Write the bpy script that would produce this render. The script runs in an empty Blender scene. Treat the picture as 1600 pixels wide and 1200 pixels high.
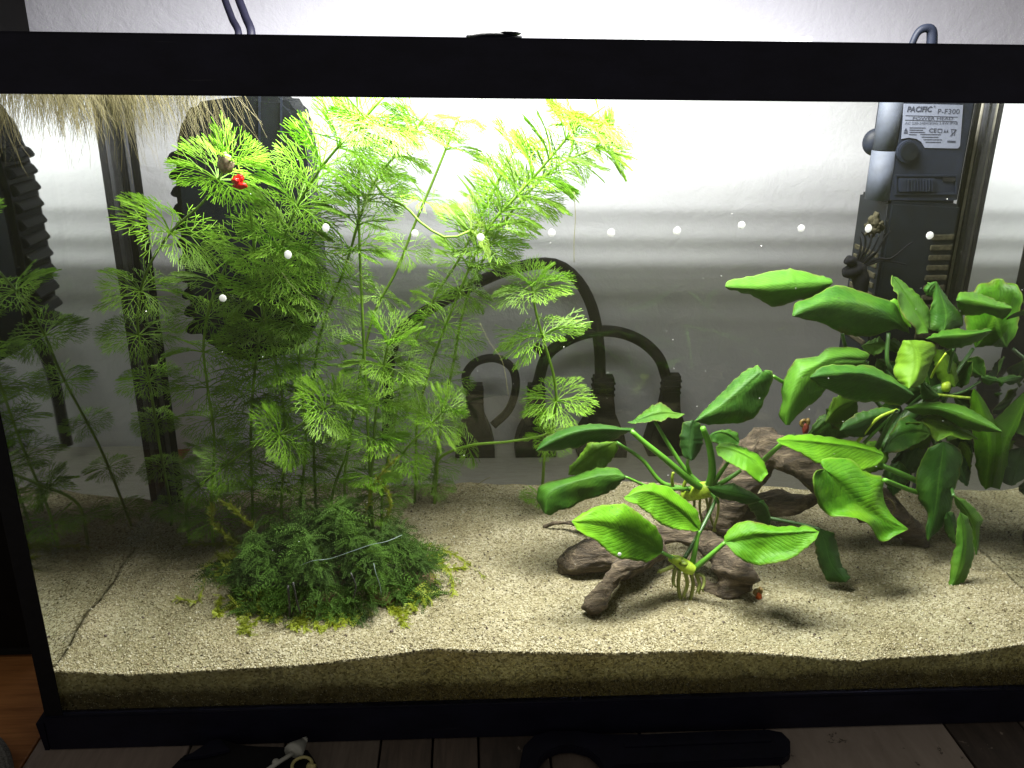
import bpy, bmesh, math, random
import numpy as np
from mathutils import Vector, Matrix, noise
random.seed(7); rng = np.random.default_rng(7)
S = bpy.context.scene
COL = S.collection

# ------------------------------------------------------------------ camera
CAM = Vector((0.23254, -0.39933, 0.36244)); PITCH, YAW, ROLL, FPX = 0.35163, 0.05589, 0.01164, 1354.0
FW = Vector((math.sin(YAW)*math.cos(PITCH), math.cos(YAW)*math.cos(PITCH), -math.sin(PITCH)))
_rt = Vector((math.cos(YAW), -math.sin(YAW), 0)); _up = _rt.cross(FW)
RT = _rt*math.cos(ROLL) + _up*math.sin(ROLL); UP = -_rt*math.sin(ROLL) + _up*math.cos(ROLL)
cam = bpy.data.cameras.new('camera'); cam.sensor_width = 36; cam.lens = 36*FPX/1600
cam.clip_start = 0.01; cam.clip_end = 20
co = bpy.data.objects.new('camera', cam); COL.objects.link(co)
m = Matrix.Identity(4)
for i in range(3):
    m[i][0], m[i][1], m[i][2], m[i][3] = RT[i], UP[i], -FW[i], CAM[i]
co.matrix_world = m
S.camera = co

# ------------------------------------------------------------------ light
W = bpy.data.worlds.new('World'); S.world = W; W.use_nodes = True
bg = W.node_tree.nodes['Background']; bg.inputs[0].default_value = (1.0, 0.93, 0.84, 1); bg.inputs[1].default_value = 0.21
LAMP = Vector((0.300, 0.085, 0.452))
ld = bpy.data.lights.new('tank_lamp_light', 'AREA'); ld.shape = 'RECTANGLE'; ld.size = 0.33; ld.size_y = 0.085
ld.energy = 9.4; ld.color = (1.0, 0.985, 0.95)
lo = bpy.data.objects.new('tank_lamp_light', ld); lo.location = LAMP; lo.rotation_euler = (math.radians(8), 0, 0); COL.objects.link(lo)
S.view_settings.view_transform = 'Standard'; S.view_settings.look = 'None'
S.view_settings.exposure = 0.0; S.view_settings.gamma = 1
S.cycles.max_bounces = 10; S.cycles.transparent_max_bounces = 40; S.cycles.diffuse_bounces = 5
S.cycles.glossy_bounces = 4; S.cycles.transmission_bounces = 6; S.cycles.volume_bounces = 1
S.cycles.caustics_reflective = False; S.cycles.caustics_refractive = False
S.cycles.sample_clamp_indirect = 3.0

D = 0.2045            # apparent depth of the tank behind its front glass
ZB, ZC, ZD = 0.0231, 0.349, 0.3738   # frame levels
WR = 0.5898
XL = 0.0045           # inner faces of the side panes

def P(px, py, y):
    d = FW + RT*((px-800)/FPX) + UP*((600-py)/FPX)
    return CAM + d*((y-CAM.y)/d.y)
def PZ(px, py, z):
    d = FW + RT*((px-800)/FPX) + UP*((600-py)/FPX)
    return CAM + d*((z-CAM.z)/d.z)
def mpp(y):
    return (P(801, 500, y)-P(800, 500, y)).length

# ------------------------------------------------------------------ helpers
def thing(name, label, cat, loc=(0, 0, 0), group=None):
    o = bpy.data.objects.new(name, None); COL.objects.link(o); o.empty_display_size = 0.01
    o.location = loc; o['label'] = label; o['category'] = cat
    if group: o['group'] = group
    return o
def tag(o, label, cat, group=None):
    o['label'] = label; o['category'] = cat
    if group: o['group'] = group
    return o
def link(name, me, mats, parent=None, kind=None, smooth=False):
    o = bpy.data.objects.new(name, me); COL.objects.link(o)
    if not isinstance(mats, (list, tuple)): mats = [mats]
    if len(me.materials) == 0:
        for mm in mats: me.materials.append(mm)
    if parent:
        o.parent = parent
        base = parent.location.copy(); q = parent
        while q.parent: q = q.parent; base = q.location.copy()
        o.matrix_parent_inverse = (Matrix.Translation(base) if parent.parent is None else Matrix.Identity(4)).inverted()
    if kind: o['kind'] = kind
    if smooth: me.polygons.foreach_set('use_smooth', [True]*len(me.polygons))
    return o
def mesh(name, v, f, mats, parent=None, kind=None, smooth=False):
    me = bpy.data.meshes.new(name); me.from_pydata([tuple(p) for p in v], [], f); me.update()
    return link(name, me, mats, parent, kind, smooth)
def recalc(me):
    bm = bmesh.new(); bm.from_mesh(me); bmesh.ops.recalc_face_normals(bm, faces=bm.faces); bm.to_mesh(me); bm.free()
def boxm(name, a, b, mats, parent=None, bev=0.0, kind=None):
    bm = bmesh.new(); bmesh.ops.create_cube(bm, size=1)
    for v in bm.verts:
        v.co = Vector([(a[i]+b[i])/2 + v.co[i]*(b[i]-a[i]) for i in range(3)])
    if bev: bmesh.ops.bevel(bm, geom=bm.edges[:], offset=bev, segments=2, affect='EDGES', profile=0.5)
    me = bpy.data.meshes.new(name); bm.to_mesh(me); bm.free()
    return link(name, me, mats, parent, kind)
def smooth_pts(pts, n):
    """Catmull-Rom resample of tuples"""
    a = np.array(pts, float)
    if len(a) == 1: return np.repeat(a, n, 0)
    seg = np.linalg.norm(np.diff(a[:, :min(3, a.shape[1])], axis=0), axis=1); cum = np.concatenate([[0], np.cumsum(seg)])
    out = []
    for s in np.linspace(0, cum[-1], n):
        i = min(max(np.searchsorted(cum, s, side='right')-1, 0), len(a)-2)
        t = (s-cum[i])/max(seg[i], 1e-12)
        p1, p2 = a[i], a[i+1]; p0 = a[i-1] if i > 0 else 2*p1-p2; p3 = a[i+2] if i+2 < len(a) else 2*p2-p1
        # limited tangents
        m1 = (p2-p0)/2; m2 = (p3-p1)/2
        t2, t3 = t*t, t*t*t
        out.append((2*t3-3*t2+1)*p1+(t3-2*t2+t)*m1+(-2*t3+3*t2)*p2+(t3-t2)*m2)
    return np.array(out)
def tube_vf(pts, rad, sides=8, cap=True, v=None, f=None, squash=1.0):
    """append a tube to lists"""
    v = [] if v is None else v; f = [] if f is None else f
    pts = [Vector(p) for p in pts]; n = len(pts)
    if not hasattr(rad, '__len__'): rad = [rad]*n
    t0 = (pts[1]-pts[0]).normalized()
    ref = Vector((0, 0, 1)) if abs(t0.z) < 0.9 else Vector((1, 0, 0))
    u = t0.cross(ref).normalized(); base = len(v)
    for i in range(n):
        t = (pts[min(i+1, n-1)]-pts[max(i-1, 0)])
        t = t.normalized() if t.length > 1e-9 else t0
        u = (u-t*u.dot(t)); u = u.normalized() if u.length > 1e-9 else t.orthogonal().normalized()
        w = t.cross(u)
        for k in range(sides):
            a = 2*math.pi*k/sides
            v.append(pts[i]+(u*math.cos(a)+w*math.sin(a)*squash)*rad[i])
    for i in range(n-1):
        for k in range(sides):
            k2 = (k+1) % sides; a = base+i*sides
            f.append((a+k, a+k2, a+sides+k2, a+sides+k))
    if cap:
        f.append(tuple(base+k for k in reversed(range(sides)))); f.append(tuple(base+(n-1)*sides+k for k in range(sides)))
    return v, f
def tube(name, pts, rad, mats, parent=None, sides=8, n=None, kind=None, squash=1.0):
    if n:
        if hasattr(rad, '__len__'):
            q = smooth_pts([tuple(p)+(r,) for p, r in zip(pts, rad)], n)
            pts, rad = q[:, :3], q[:, 3]
        else: pts = smooth_pts([tuple(p) for p in pts], n)
    v, f = tube_vf(pts, rad, sides, True, squash=squash)
    return mesh(name, v, f, mats, parent, kind, True)
def prism(name, poly, y0, y1, mats, parent=None, bev=0.0):
    """polygon of (x,z) extruded from y0 to y1"""
    bm = bmesh.new()
    vs = [bm.verts.new((p[0], y0, p[1])) for p in poly]
    fc = bm.faces.new(vs)
    r = bmesh.ops.extrude_face_region(bm, geom=[fc])
    for e in r['geom']:
        if isinstance(e, bmesh.types.BMVert): e.co.y = y1
    bmesh.ops.recalc_face_normals(bm, faces=bm.faces)
    if bev: bmesh.ops.bevel(bm, geom=bm.edges[:], offset=bev, segments=2, affect='EDGES')
    me = bpy.data.meshes.new(name); bm.to_mesh(me); bm.free()
    return link(name, me, mats, parent)
def blob(name, c, r, mats, parent=None, amp=0.12, seed=0, sub=2, kind=None):
    bm = bmesh.new(); bmesh.ops.create_icosphere(bm, subdivisions=sub, radius=1)
    for v in bm.verts:
        k = 1+amp*noise.noise(v.co*1.7+Vector((seed*3.1, seed*1.7, seed)))
        v.co = Vector((c[0]+v.co.x*r[0]*k, c[1]+v.co.y*r[1]*k, c[2]+v.co.z*r[2]*k))
    me = bpy.data.meshes.new(name); bm.to_mesh(me); bm.free()
    return link(name, me, mats, parent, kind, True)

# ------------------------------------------------------------------ materials
class NT:
    def __init__(s, name):
        s.m = bpy.data.materials.new(name); s.m.use_nodes = True; s.t = s.m.node_tree; s.n = s.t.nodes
        s.out = s.n['Material Output']; s.b = s.n['Principled BSDF']
    def l(s, a, b): s.t.links.new(a, b)
    def ramp(s, src, stops, interp='LINEAR'):
        r = s.n.new('ShaderNodeValToRGB'); e = r.color_ramp.elements; r.color_ramp.interpolation = interp
        while len(e) < len(stops): e.new(0.5)
        for i, (p, c) in enumerate(stops): e[i].position = p; e[i].color = tuple(c)+(1,)
        s.l(src, r.inputs[0]); return r.outputs[0]
    def noise(s, scale, detail=4, rough=0.6, vec=None, dist=0):
        o = s.n.new('ShaderNodeTexNoise'); o.inputs['Scale'].default_value = scale; o.inputs['Detail'].default_value = detail
        o.inputs['Roughness'].default_value = rough; o.inputs['Distortion'].default_value = dist
        if vec is not None: s.l(vec, o.inputs['Vector'])
        return o.outputs['Fac']
    def pos(s):
        return s.n.new('ShaderNodeNewGeometry').outputs['Position']
    def map(s, vec, sc):
        o = s.n.new('ShaderNodeMapping'); o.inputs['Scale'].default_value = sc; s.l(vec, o.inputs['Vector']); return o.outputs[0]
    def mix(s, fac, c1, c2, typ='MIX'):
        o = s.n.new('ShaderNodeMix'); o.data_type = 'RGBA'; o.blend_type = typ
        for sock, val in ((o.inputs[0], fac), (o.inputs[6], c1), (o.inputs[7], c2)):
            if hasattr(val, 'links'): s.l(val, sock)
            elif isinstance(val, (int, float)): sock.default_value = val
            else: sock.default_value = tuple(val)+(1,)
        return o.outputs[2]
    def math(s, op, a, b=None, clamp=False):
        o = s.n.new('ShaderNodeMath'); o.operation = op; o.use_clamp = clamp
        for i, val in enumerate((a, b)):
            if val is None: continue
            if hasattr(val, 'links'): s.l(val, o.inputs[i])
            else: o.inputs[i].default_value = val
        return o.outputs[0]
    def bump(s, h, strength, dist=0.001, normal=None):
        o = s.n.new('ShaderNodeBump'); o.inputs['Strength'].default_value = strength; o.inputs['Distance'].default_value = dist
        s.l(h, o.inputs['Height'])
        if normal is not None: s.l(normal, o.inputs['Normal'])
        return o.outputs[0]
    def col(s, c):
        if hasattr(c, 'links'): s.l(c, s.b.inputs['Base Color'])
        else: s.b.inputs['Base Color'].default_value = tuple(c)+(1,)
    def set(s, **kw):
        for k, v in kw.items(): s.b.inputs[k.replace('_', ' ')].default_value = v
def simple(name, c, rough=0.5, var=0.25, scale=150, bumpk=0.0, spec=0.5, metal=0.0):
    t = NT(name); n = t.noise(scale, 4, 0.6, t.pos())
    t.col(t.ramp(n, [(0.3, [x*(1-var) for x in c]), (0.7, [min(1, x*(1+var)) for x in c])]))
    t.set(Roughness=rough, Metallic=metal); t.b.inputs['Specular IOR Level'].default_value = spec
    if bumpk: t.l(t.bump(n, bumpk, 0.0005), t.b.inputs['Normal'])
    return t.m

M_black = simple('black_plastic', (0.006, 0.006, 0.013), 0.5, 0.3, 90, 0.12, 0.15)
t = NT('worn_black_frame'); p_ = t.pos()
c_ = t.ramp(t.noise(70, 5, 0.7, t.map(p_, (0.5, 1, 1))), [(0.3, (0.004, 0.004, 0.010)), (0.7, (0.010, 0.010, 0.022))])
du = t.ramp(t.noise(1500, 2, 0.5, p_), [(0.72, (0, 0, 0)), (0.78, (1, 1, 1))]); sc_ = t.ramp(t.noise(500, 3, 0.6, t.map(p_, (0.03, 1, 1))), [(0.70, (0, 0, 0)), (0.76, (1, 1, 1))])
t.col(t.mix(t.math('MULTIPLY', t.math('ADD', du, sc_, True), 0.35), c_, (0.09, 0.09, 0.10))); t.set(Roughness=0.45); t.b.inputs['Specular IOR Level'].default_value = 0.2
t.l(t.bump(t.noise(120, 4, 0.6, p_), 0.15, 0.0005), t.b.inputs['Normal']); M_frame = t.m
M_blacksoft = simple('black_rubber', (0.005, 0.005, 0.006), 0.6, 0.3, 300, 0.1, 0.15)
M_filter = simple('filter_plastic', (0.003, 0.004, 0.006), 0.5, 0.4, 120, 0.1, 0.12)
M_head = simple('pump_plastic', (0.006, 0.008, 0.015), 0.55, 0.35, 160, 0.1, 0.15)
M_tube = simple('pump_tube_plastic', (0.035, 0.042, 0.062), 0.75, 0.2, 160, 0.05)
M_plate = simple('label_silver', (0.11, 0.122, 0.165), 0.5, 0.08, 400)
M_ink = simple('label_ink', (0.012, 0.015, 0.03), 0.6, 0.1, 400)
M_algae = simple('algae_coated_plastic', (0.022, 0.020, 0.012), 0.9, 0.7, 500, 0.5, 0.1)
M_rootwood = simple('dark_root', (0.003, 0.003, 0.004), 0.9, 0.5, 400, 0.4, 0.05)
M_white = simple('white_plastic', (0.78, 0.78, 0.78), 0.4, 0.05, 200)
M_red = simple('red_snail_flesh', (0.65, 0.012, 0.008), 0.3, 0.3, 900)
M_redm = simple('dull_red_flesh', (0.20, 0.03, 0.02), 0.5, 0.4, 900)
M_orange = simple('orange_snail_flesh', (0.62, 0.11, 0.012), 0.35, 0.3, 900)
M_shell = simple('brown_shell', (0.20, 0.13, 0.035), 0.3, 0.5, 700)
M_shellgrey = simple('grey_shell', (0.22, 0.17, 0.12), 0.35, 0.5, 700)
M_clear = simple('milky_plastic', (0.36, 0.37, 0.33), 0.4, 0.1, 300)
M_ring = simple('yellow_plastic', (0.42, 0.38, 0.16), 0.4, 0.1, 300)
M_seal_light = simple('clear_silicone', (0.42, 0.40, 0.34), 0.3, 0.2, 300)
M_seal_grey = simple('grey_silicone', (0.06, 0.062, 0.075), 0.4, 0.3, 300)
M_cab = simple('black_cabinet', (0.005, 0.0045, 0.004), 0.6, 0.3, 40, 0, 0.1)
M_thread = simple('nylon_thread', (0.16, 0.21, 0.20), 0.3, 0.1, 300)
M_blackthread = simple('black_thread', (0.012, 0.012, 0.012), 0.6, 0.1, 300)
M_stone = simple('brown_stone', (0.13, 0.085, 0.035), 0.85, 0.6, 180, 0.5)
M_pebble = simple('dark_pebble', (0.07, 0.05, 0.035), 0.7, 0.5, 800)
M_cloth = simple('grey_fabric', (0.12, 0.12, 0.11), 0.9, 0.8, 900, 0.6)

def glass_mat(name, mirror, lo, hi, spec=0.04, top=0.97):
    """thin pane in water: clear face-on, total reflection for steep rays (|slope| between lo and hi)"""
    t = NT(name); t.n.remove(t.b)
    g = t.n.new('ShaderNodeNewGeometry'); sx = t.n.new('ShaderNodeSeparateXYZ'); t.l(g.outputs['Incoming'], sx.inputs[0])
    ax = t.math('ABSOLUTE', sx.outputs['Y'])
    sl = t.math('DIVIDE', t.math('ABSOLUTE', sx.outputs['Z']), t.math('MAXIMUM', ax, 1e-4))
    mr = t.n.new('ShaderNodeMapRange'); mr.interpolation_type = 'SMOOTHSTEP'
    mr.inputs[1].default_value = lo; mr.inputs[2].default_value = hi; mr.inputs[3].default_value = spec; mr.inputs[4].default_value = top
    t.l(sl, mr.inputs[0])
    tr = t.n.new('ShaderNodeBsdfTransparent'); tr.inputs[0].default_value = (0.975, 0.983, 0.962, 1)
    gl = t.n.new('ShaderNodeBsdfGlossy'); gl.inputs['Roughness'].default_value = 0.03; gl.inputs[0].default_value = (0.9, 0.92, 0.9, 1)
    mx = t.n.new('ShaderNodeMixShader')
    if mirror is not None: mx.inputs[0].default_value = mirror
    else: t.l(mr.outputs[0], mx.inputs[0])
    t.l(tr.outputs[0], mx.inputs[1]); t.l(gl.outputs[0], mx.inputs[2]); t.l(mx.outputs[0], t.out.inputs[0])
    return t.m
M_gfront = glass_mat('front_glass', None, 0.98, 1.2, 0.01)
M_grear = glass_mat('rear_glass', None, 0.54, 0.85, 0.02, 0.74)
M_gside = glass_mat('side_glass_in_water', 0.93, 0, 0)

# water: faintly cloudy, yellow-green
t = NT('tank_water'); t.n.remove(t.b)
tr = t.n.new('ShaderNodeBsdfTransparent'); t.l(tr.outputs[0], t.out.inputs['Surface'])
pv = t.n.new('ShaderNodeVolumePrincipled'); pv.inputs['Color'].default_value = (0.66, 0.66, 0.26, 1)
pv.inputs['Absorption Color'].default_value = (0.75, 0.85, 0.6, 1); pv.inputs['Density'].default_value = 0.04
pv.inputs['Anisotropy'].default_value = 0.3
t.l(pv.outputs[0], t.out.inputs['Volume']); M_water = t.m

# plaster wall
t = NT('plaster_wall'); p = t.pos()
n1 = t.noise(38, 6, 0.62, p, 0.6); n2 = t.noise(160, 3, 0.6, p); n3 = t.noise(9, 3, 0.5, p)
hh = t.math('ADD', t.math('MULTIPLY', n1, 1.0), t.math('MULTIPLY', n2, 0.25))
t.col(t.ramp(n3, [(0.3, (0.66, 0.66, 0.755)), (0.7, (0.72, 0.72, 0.81))])); t.set(Roughness=0.8)
t.l(t.bump(hh, 0.42, 0.004), t.b.inputs['Normal']); M_wall = t.m

# sand
def sand_mat(name, grains=False):
    t = NT(name); p = t.pos()
    if grains:
        g = t.n.new('ShaderNodeNewGeometry'); r = g.outputs['Random Per Island']
        c = t.ramp(r, [(0.0, (0.07, 0.055, 0.03)), (0.03, (0.26, 0.22, 0.12)), (0.35, (0.47, 0.42, 0.26)), (0.7, (0.58, 0.53, 0.35)), (0.97, (0.74, 0.71, 0.58))])
        t.set(Roughness=0.28)
    else:
        vo = t.n.new('ShaderNodeTexVoronoi'); vo.inputs['Scale'].default_value = 900; t.l(p, vo.inputs['Vector'])
        sx = t.n.new('ShaderNodeSeparateColor'); t.l(vo.outputs['Color'], sx.inputs[0])
        c = t.ramp(sx.outputs[0], [(0.0, (0.19, 0.165, 0.09)), (0.25, (0.42, 0.375, 0.23)), (0.6, (0.53, 0.48, 0.31)), (0.95, (0.68, 0.63, 0.46))])
        big = t.noise(26, 4, 0.6, p); c = t.mix(0.5, c, t.ramp(big, [(0.36, (0.48, 0.42, 0.24)), (0.58, (1.0, 0.98, 0.92))]), 'MULTIPLY')
        n = t.noise(1100, 2, 0.6, p)
        t.l(t.bump(t.math('ADD', vo.outputs['Distance'], n), 0.5, 0.0007), t.b.inputs['Normal'])
        t.set(Roughness=0.5)
    # layers with wavy edges, darker towards the bottom of the bed (seen through the front glass)
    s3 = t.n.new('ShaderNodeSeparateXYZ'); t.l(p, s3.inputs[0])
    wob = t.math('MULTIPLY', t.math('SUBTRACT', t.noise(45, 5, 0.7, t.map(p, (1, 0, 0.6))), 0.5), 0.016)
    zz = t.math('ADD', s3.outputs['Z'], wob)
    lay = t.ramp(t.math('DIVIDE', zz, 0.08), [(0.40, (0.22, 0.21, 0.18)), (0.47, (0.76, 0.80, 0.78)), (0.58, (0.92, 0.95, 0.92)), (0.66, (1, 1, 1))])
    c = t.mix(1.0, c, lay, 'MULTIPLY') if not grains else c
    t.col(c)
    tl = t.n.new('ShaderNodeBsdfTranslucent'); t.l(t.mix(1.0, c, (1.02, 1.03, 0.95), 'MULTIPLY'), tl.inputs[0]); mx = t.n.new('ShaderNodeMixShader'); mx.inputs[0].default_value = 0.55
    t.l(t.b.outputs[0], mx.inputs[1]); t.l(tl.outputs[0], mx.inputs[2]); t.l(mx.outputs[0], t.out.inputs[0])
    return t.m
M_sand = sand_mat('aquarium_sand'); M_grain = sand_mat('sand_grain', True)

# leaves
def leaf_mat(name, dark, light, trans):
    t = NT(name); uv = t.n.new('ShaderNodeUVMap').outputs[0]; s = t.n.new('ShaderNodeSeparateXYZ'); t.l(uv, s.inputs[0])
    oi = t.n.new('ShaderNodeObjectInfo').outputs['Random']; p = t.pos()
    u = t.math('ABSOLUTE', t.math('SUBTRACT', s.outputs['X'], 0.5))       # 0 at midrib .. 0.5 edge
    # lateral veins sweep toward the tip
    ph = t.math('SUBTRACT', t.math('MULTIPLY', s.outputs['Y'], 62), t.math('MULTIPLY', u, 38))
    ph = t.math('ADD', ph, t.math('MULTIPLY', t.noise(70, 2, 0.5, p), 5.0)); vein = t.math('POWER', t.math('ABSOLUTE', t.math('SINE', ph)), 8)
    n = t.noise(95, 4, 0.6, p)
    f = t.math('ADD', t.math('MULTIPLY', n, 0.9), t.math('MULTIPLY', t.math('SUBTRACT', oi, 0.5), 0.55))
    c = t.ramp(f, [(0.15, dark), (0.75, light)])
    mid = t.ramp(u, [(0.0, (1, 1, 1)), (0.035, (0, 0, 0))])
    c = t.mix(t.math('MULTIPLY', mid, 0.4), c, tuple(min(1, x*1.5+0.02) for x in light))
    c = t.mix(t.math('MULTIPLY', vein, 0.14), c, tuple(x*0.6 for x in dark))
    spots = t.ramp(t.noise(620, 2, 0.6, p), [(0.60, (0, 0, 0)), (0.68, (1, 1, 1))])
    patch = t.ramp(t.noise(38, 2, 0.5, p), [(0.47, (0, 0, 0)), (0.62, (1, 1, 1))])
    c = t.mix(t.math('MULTIPLY', t.math('MULTIPLY', spots, patch), 0.7), c, (0.018, 0.04, 0.01))
    edge = t.ramp(u, [(0.465, (0, 0, 0)), (0.495, (1, 1, 1))]); c = t.mix(t.math('MULTIPLY', edge, 0.5), c, (0.20, 0.27, 0.05))
    brn = t.math('MULTIPLY', t.ramp(u, [(0.36, (0, 0, 0)), (0.5, (1, 1, 1))]), t.ramp(t.noise(55, 4, 0.7, p), [(0.55, (0, 0, 0)), (0.66, (1, 1, 1))])); c = t.mix(t.math('MULTIPLY', brn, 0.75), c, (0.10, 0.075, 0.02))
    yel = t.ramp(t.noise(22, 3, 0.6, p), [(0.55, (0, 0, 0)), (0.75, (1, 1, 1))]); c = t.mix(t.math('MULTIPLY', yel, 0.35), c, tuple(x*y_ for x, y_ in zip(light, (1.8, 1.25, 0.9))))
    t.col(c); t.set(Roughness=0.52); t.b.inputs['Specular IOR Level'].default_value = 0.22
    hb = t.math('ADD', t.math('MULTIPLY', vein, -0.20), t.math('MULTIPLY', n, 0.8))
    nb = t.bump(t.math('ADD', hb, t.math('MULTIPLY', t.noise(260, 3, 0.6, p), 0.6)), 0.45, 0.0010); t.l(nb, t.b.inputs['Normal'])
    tl = t.n.new('ShaderNodeBsdfTranslucent'); t.l(t.mix(1.0, c, (1.5, 1.25, 0.5), 'MULTIPLY'), tl.inputs[0])
    mx = t.n.new('ShaderNodeMixShader'); mx.inputs[0].default_value = trans
    t.l(t.b.outputs[0], mx.inputs[1]); t.l(tl.outputs[0], mx.inputs[2]); t.l(mx.outputs[0], t.out.inputs[0])
    return t.m
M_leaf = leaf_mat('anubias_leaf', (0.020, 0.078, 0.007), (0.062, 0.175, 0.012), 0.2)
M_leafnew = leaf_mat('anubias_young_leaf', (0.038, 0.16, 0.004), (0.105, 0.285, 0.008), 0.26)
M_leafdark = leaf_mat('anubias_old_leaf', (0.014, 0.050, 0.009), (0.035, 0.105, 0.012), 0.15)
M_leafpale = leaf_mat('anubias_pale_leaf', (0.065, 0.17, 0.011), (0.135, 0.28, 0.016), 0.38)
def plain_leaf(name, c, trans, rough=0.45, var=0.35, scale=60, yellow=(1.3, 1.1, 0.5)):
    t = NT(name); oi = t.n.new('ShaderNodeObjectInfo').outputs['Random']; n = t.noise(scale, 3, 0.6, t.pos())
    f = t.math('ADD', n, t.math('MULTIPLY', t.math('SUBTRACT', oi, 0.5), 0.4))
    c2 = t.ramp(f, [(0.25, [x*(1-var) for x in c]), (0.75, [min(1, x*(1+var)) for x in c])])
    t.col(c2); t.set(Roughness=rough)
    tl = t.n.new('ShaderNodeBsdfTranslucent'); t.l(t.mix(1.0, c2, yellow, 'MULTIPLY'), tl.inputs[0])
    mx = t.n.new('ShaderNodeMixShader'); mx.inputs[0].default_value = trans
    t.l(t.b.outputs[0], mx.inputs[1]); t.l(tl.outputs[0], mx.inputs[2]); t.l(mx.outputs[0], t.out.inputs[0])
    return t.m
M_cover = plain_leaf('translucent_cover', (0.85, 0.85, 0.88), 0.8, 0.3, 0.05, 40, (1, 1, 1))
M_whorl = plain_leaf('feathery_leaf', (0.22, 0.42, 0.030), 0.42, 0.5, 0.35, 60, (1.0, 1.05, 0.5))
M_whorlpale = plain_leaf('pale_feathery_leaf', (0.38, 0.55, 0.16), 0.45)
M_stem = plain_leaf('green_stem', (0.20, 0.37, 0.035), 0.3)
M_petiole = plain_leaf('anubias_petiole', (0.085, 0.25, 0.02), 0.15, 0.4)
M_petdark = plain_leaf('anubias_dark_petiole', (0.03, 0.085, 0.015), 0.1, 0.4)
M_rhizome = plain_leaf('anubias_rhizome', (0.36, 0.52, 0.04), 0.25, 0.4, 0.5, 300)
M_root = plain_leaf('anubias_root', (0.30, 0.36, 0.09), 0.2, 0.6)
M_thin = plain_leaf('thin_root', (0.30, 0.31, 0.16), 0.4, 0.6)
M_hair = plain_leaf('floating_root', (0.15, 0.130, 0.048), 0.4, 0.6, 0.4, 40)
M_moss = plain_leaf('java_moss', (0.034, 0.082, 0.004), 0.3, 0.95, 0.65, 45)
M_mossy = plain_leaf('yellow_moss', (0.22, 0.27, 0.02), 0.35, 0.6, 0.5, 45)

# driftwood
t = NT('driftwood'); tc = t.pos()
g1 = t.noise(75, 7, 0.7, t.map(tc, (0.45, 1.2, 1.4)), 1.6); g2 = t.noise(420, 5, 0.7, t.map(tc, (0.16, 1, 1)), 1.0)
c = t.ramp(g1, [(0.30, (0.018, 0.013, 0.008)), (0.5, (0.115, 0.086, 0.054)), (0.70, (0.34, 0.275, 0.19))])
c = t.mix(0.75, c, t.ramp(g2, [(0.35, (0.22, 0.19, 0.16)), (0.66, (1.0, 0.96, 0.9))]), 'MULTIPLY')
t.col(c); t.set(Roughness=0.75); t.l(t.bump(t.math('ADD', g1, g2), 0.9, 0.003), t.b.inputs['Normal']); M_wood = t.m

# tabletop woods
def plank_mat(name, a, b, sc=(30, 3, 30), stain=None):
    t = NT(name); p = t.pos(); n = t.noise(9, 7, 0.68, t.map(p, sc), 0.6)
    c = t.ramp(n, [(0.28, a), (0.72, b)])
    if stain:
        s = t.ramp(t.noise(70, 5, 0.7, p, 0.4), [(0.62, (0, 0, 0)), (0.66, (1, 1, 1))])
        c = t.mix(s, c, stain)
    t.col(c); t.set(Roughness=0.55); t.l(t.bump(n, 0.15, 0.0006), t.b.inputs['Normal']); return t.m
M_plank = [plank_mat('grey_print_plank', (0.099, 0.081, 0.065), (0.186, 0.155, 0.124)),
           plank_mat('brown_print_plank', (0.062, 0.050, 0.040), (0.136, 0.105, 0.081)),
           plank_mat('pale_print_plank', (0.260, 0.217, 0.180), (0.372, 0.316, 0.267), (12, 3, 12), (0.074, 0.059, 0.046)),
           plank_mat('dark_print_plank', (0.031, 0.025, 0.020), (0.081, 0.062, 0.050), (20, 4, 20), (0.248, 0.205, 0.167)),
           plank_mat('pinkish_print_plank', (0.186, 0.149, 0.124), (0.273, 0.223, 0.186))]
M_orangewood = plank_mat('orange_wood', (0.17, 0.060, 0.013), (0.36, 0.15, 0.042), (2.5, 34, 34))

# ================================================================== THE SETTING
_pb = PZ(1100, 690, 0.0)
YW = _pb.y                                # room wall behind the tank
def wall_mesh():
    nx, nz = 120, 420; v = []; f = []
    xs = np.linspace(-0.9, 1.7, nx); zs_ = np.linspace(-0.002, 1.0, nz)
    for z in zs_:
        # shallow horizontal ridges added to imitate caustic light bands
        rip = 0.0
        for zc, w, a in ((0.238, 0.007, 0.0035), (0.212, 0.008, 0.0050), (0.186, 0.008, 0.0055), (0.160, 0.009, 0.0045), (0.132, 0.010, 0.0025)):
            rip += a*math.exp(-((z-zc)/w)**2)
        for x in xs:
            k = 0.75+0.5*noise.noise(Vector((x*3, z*2, 1)))
            v.append((x, YW-rip*k-0.0015*noise.noise(Vector((x*6, z*9, 4))), z))
    for j in range(nz-1):
        for i in range(nx-1):
            a = j*nx+i; f.append((a, a+1, a+nx+1, a+nx))
    return v, f
v, f = wall_mesh(); mesh('wall', v, f, M_wall, kind='structure', smooth=True)

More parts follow.
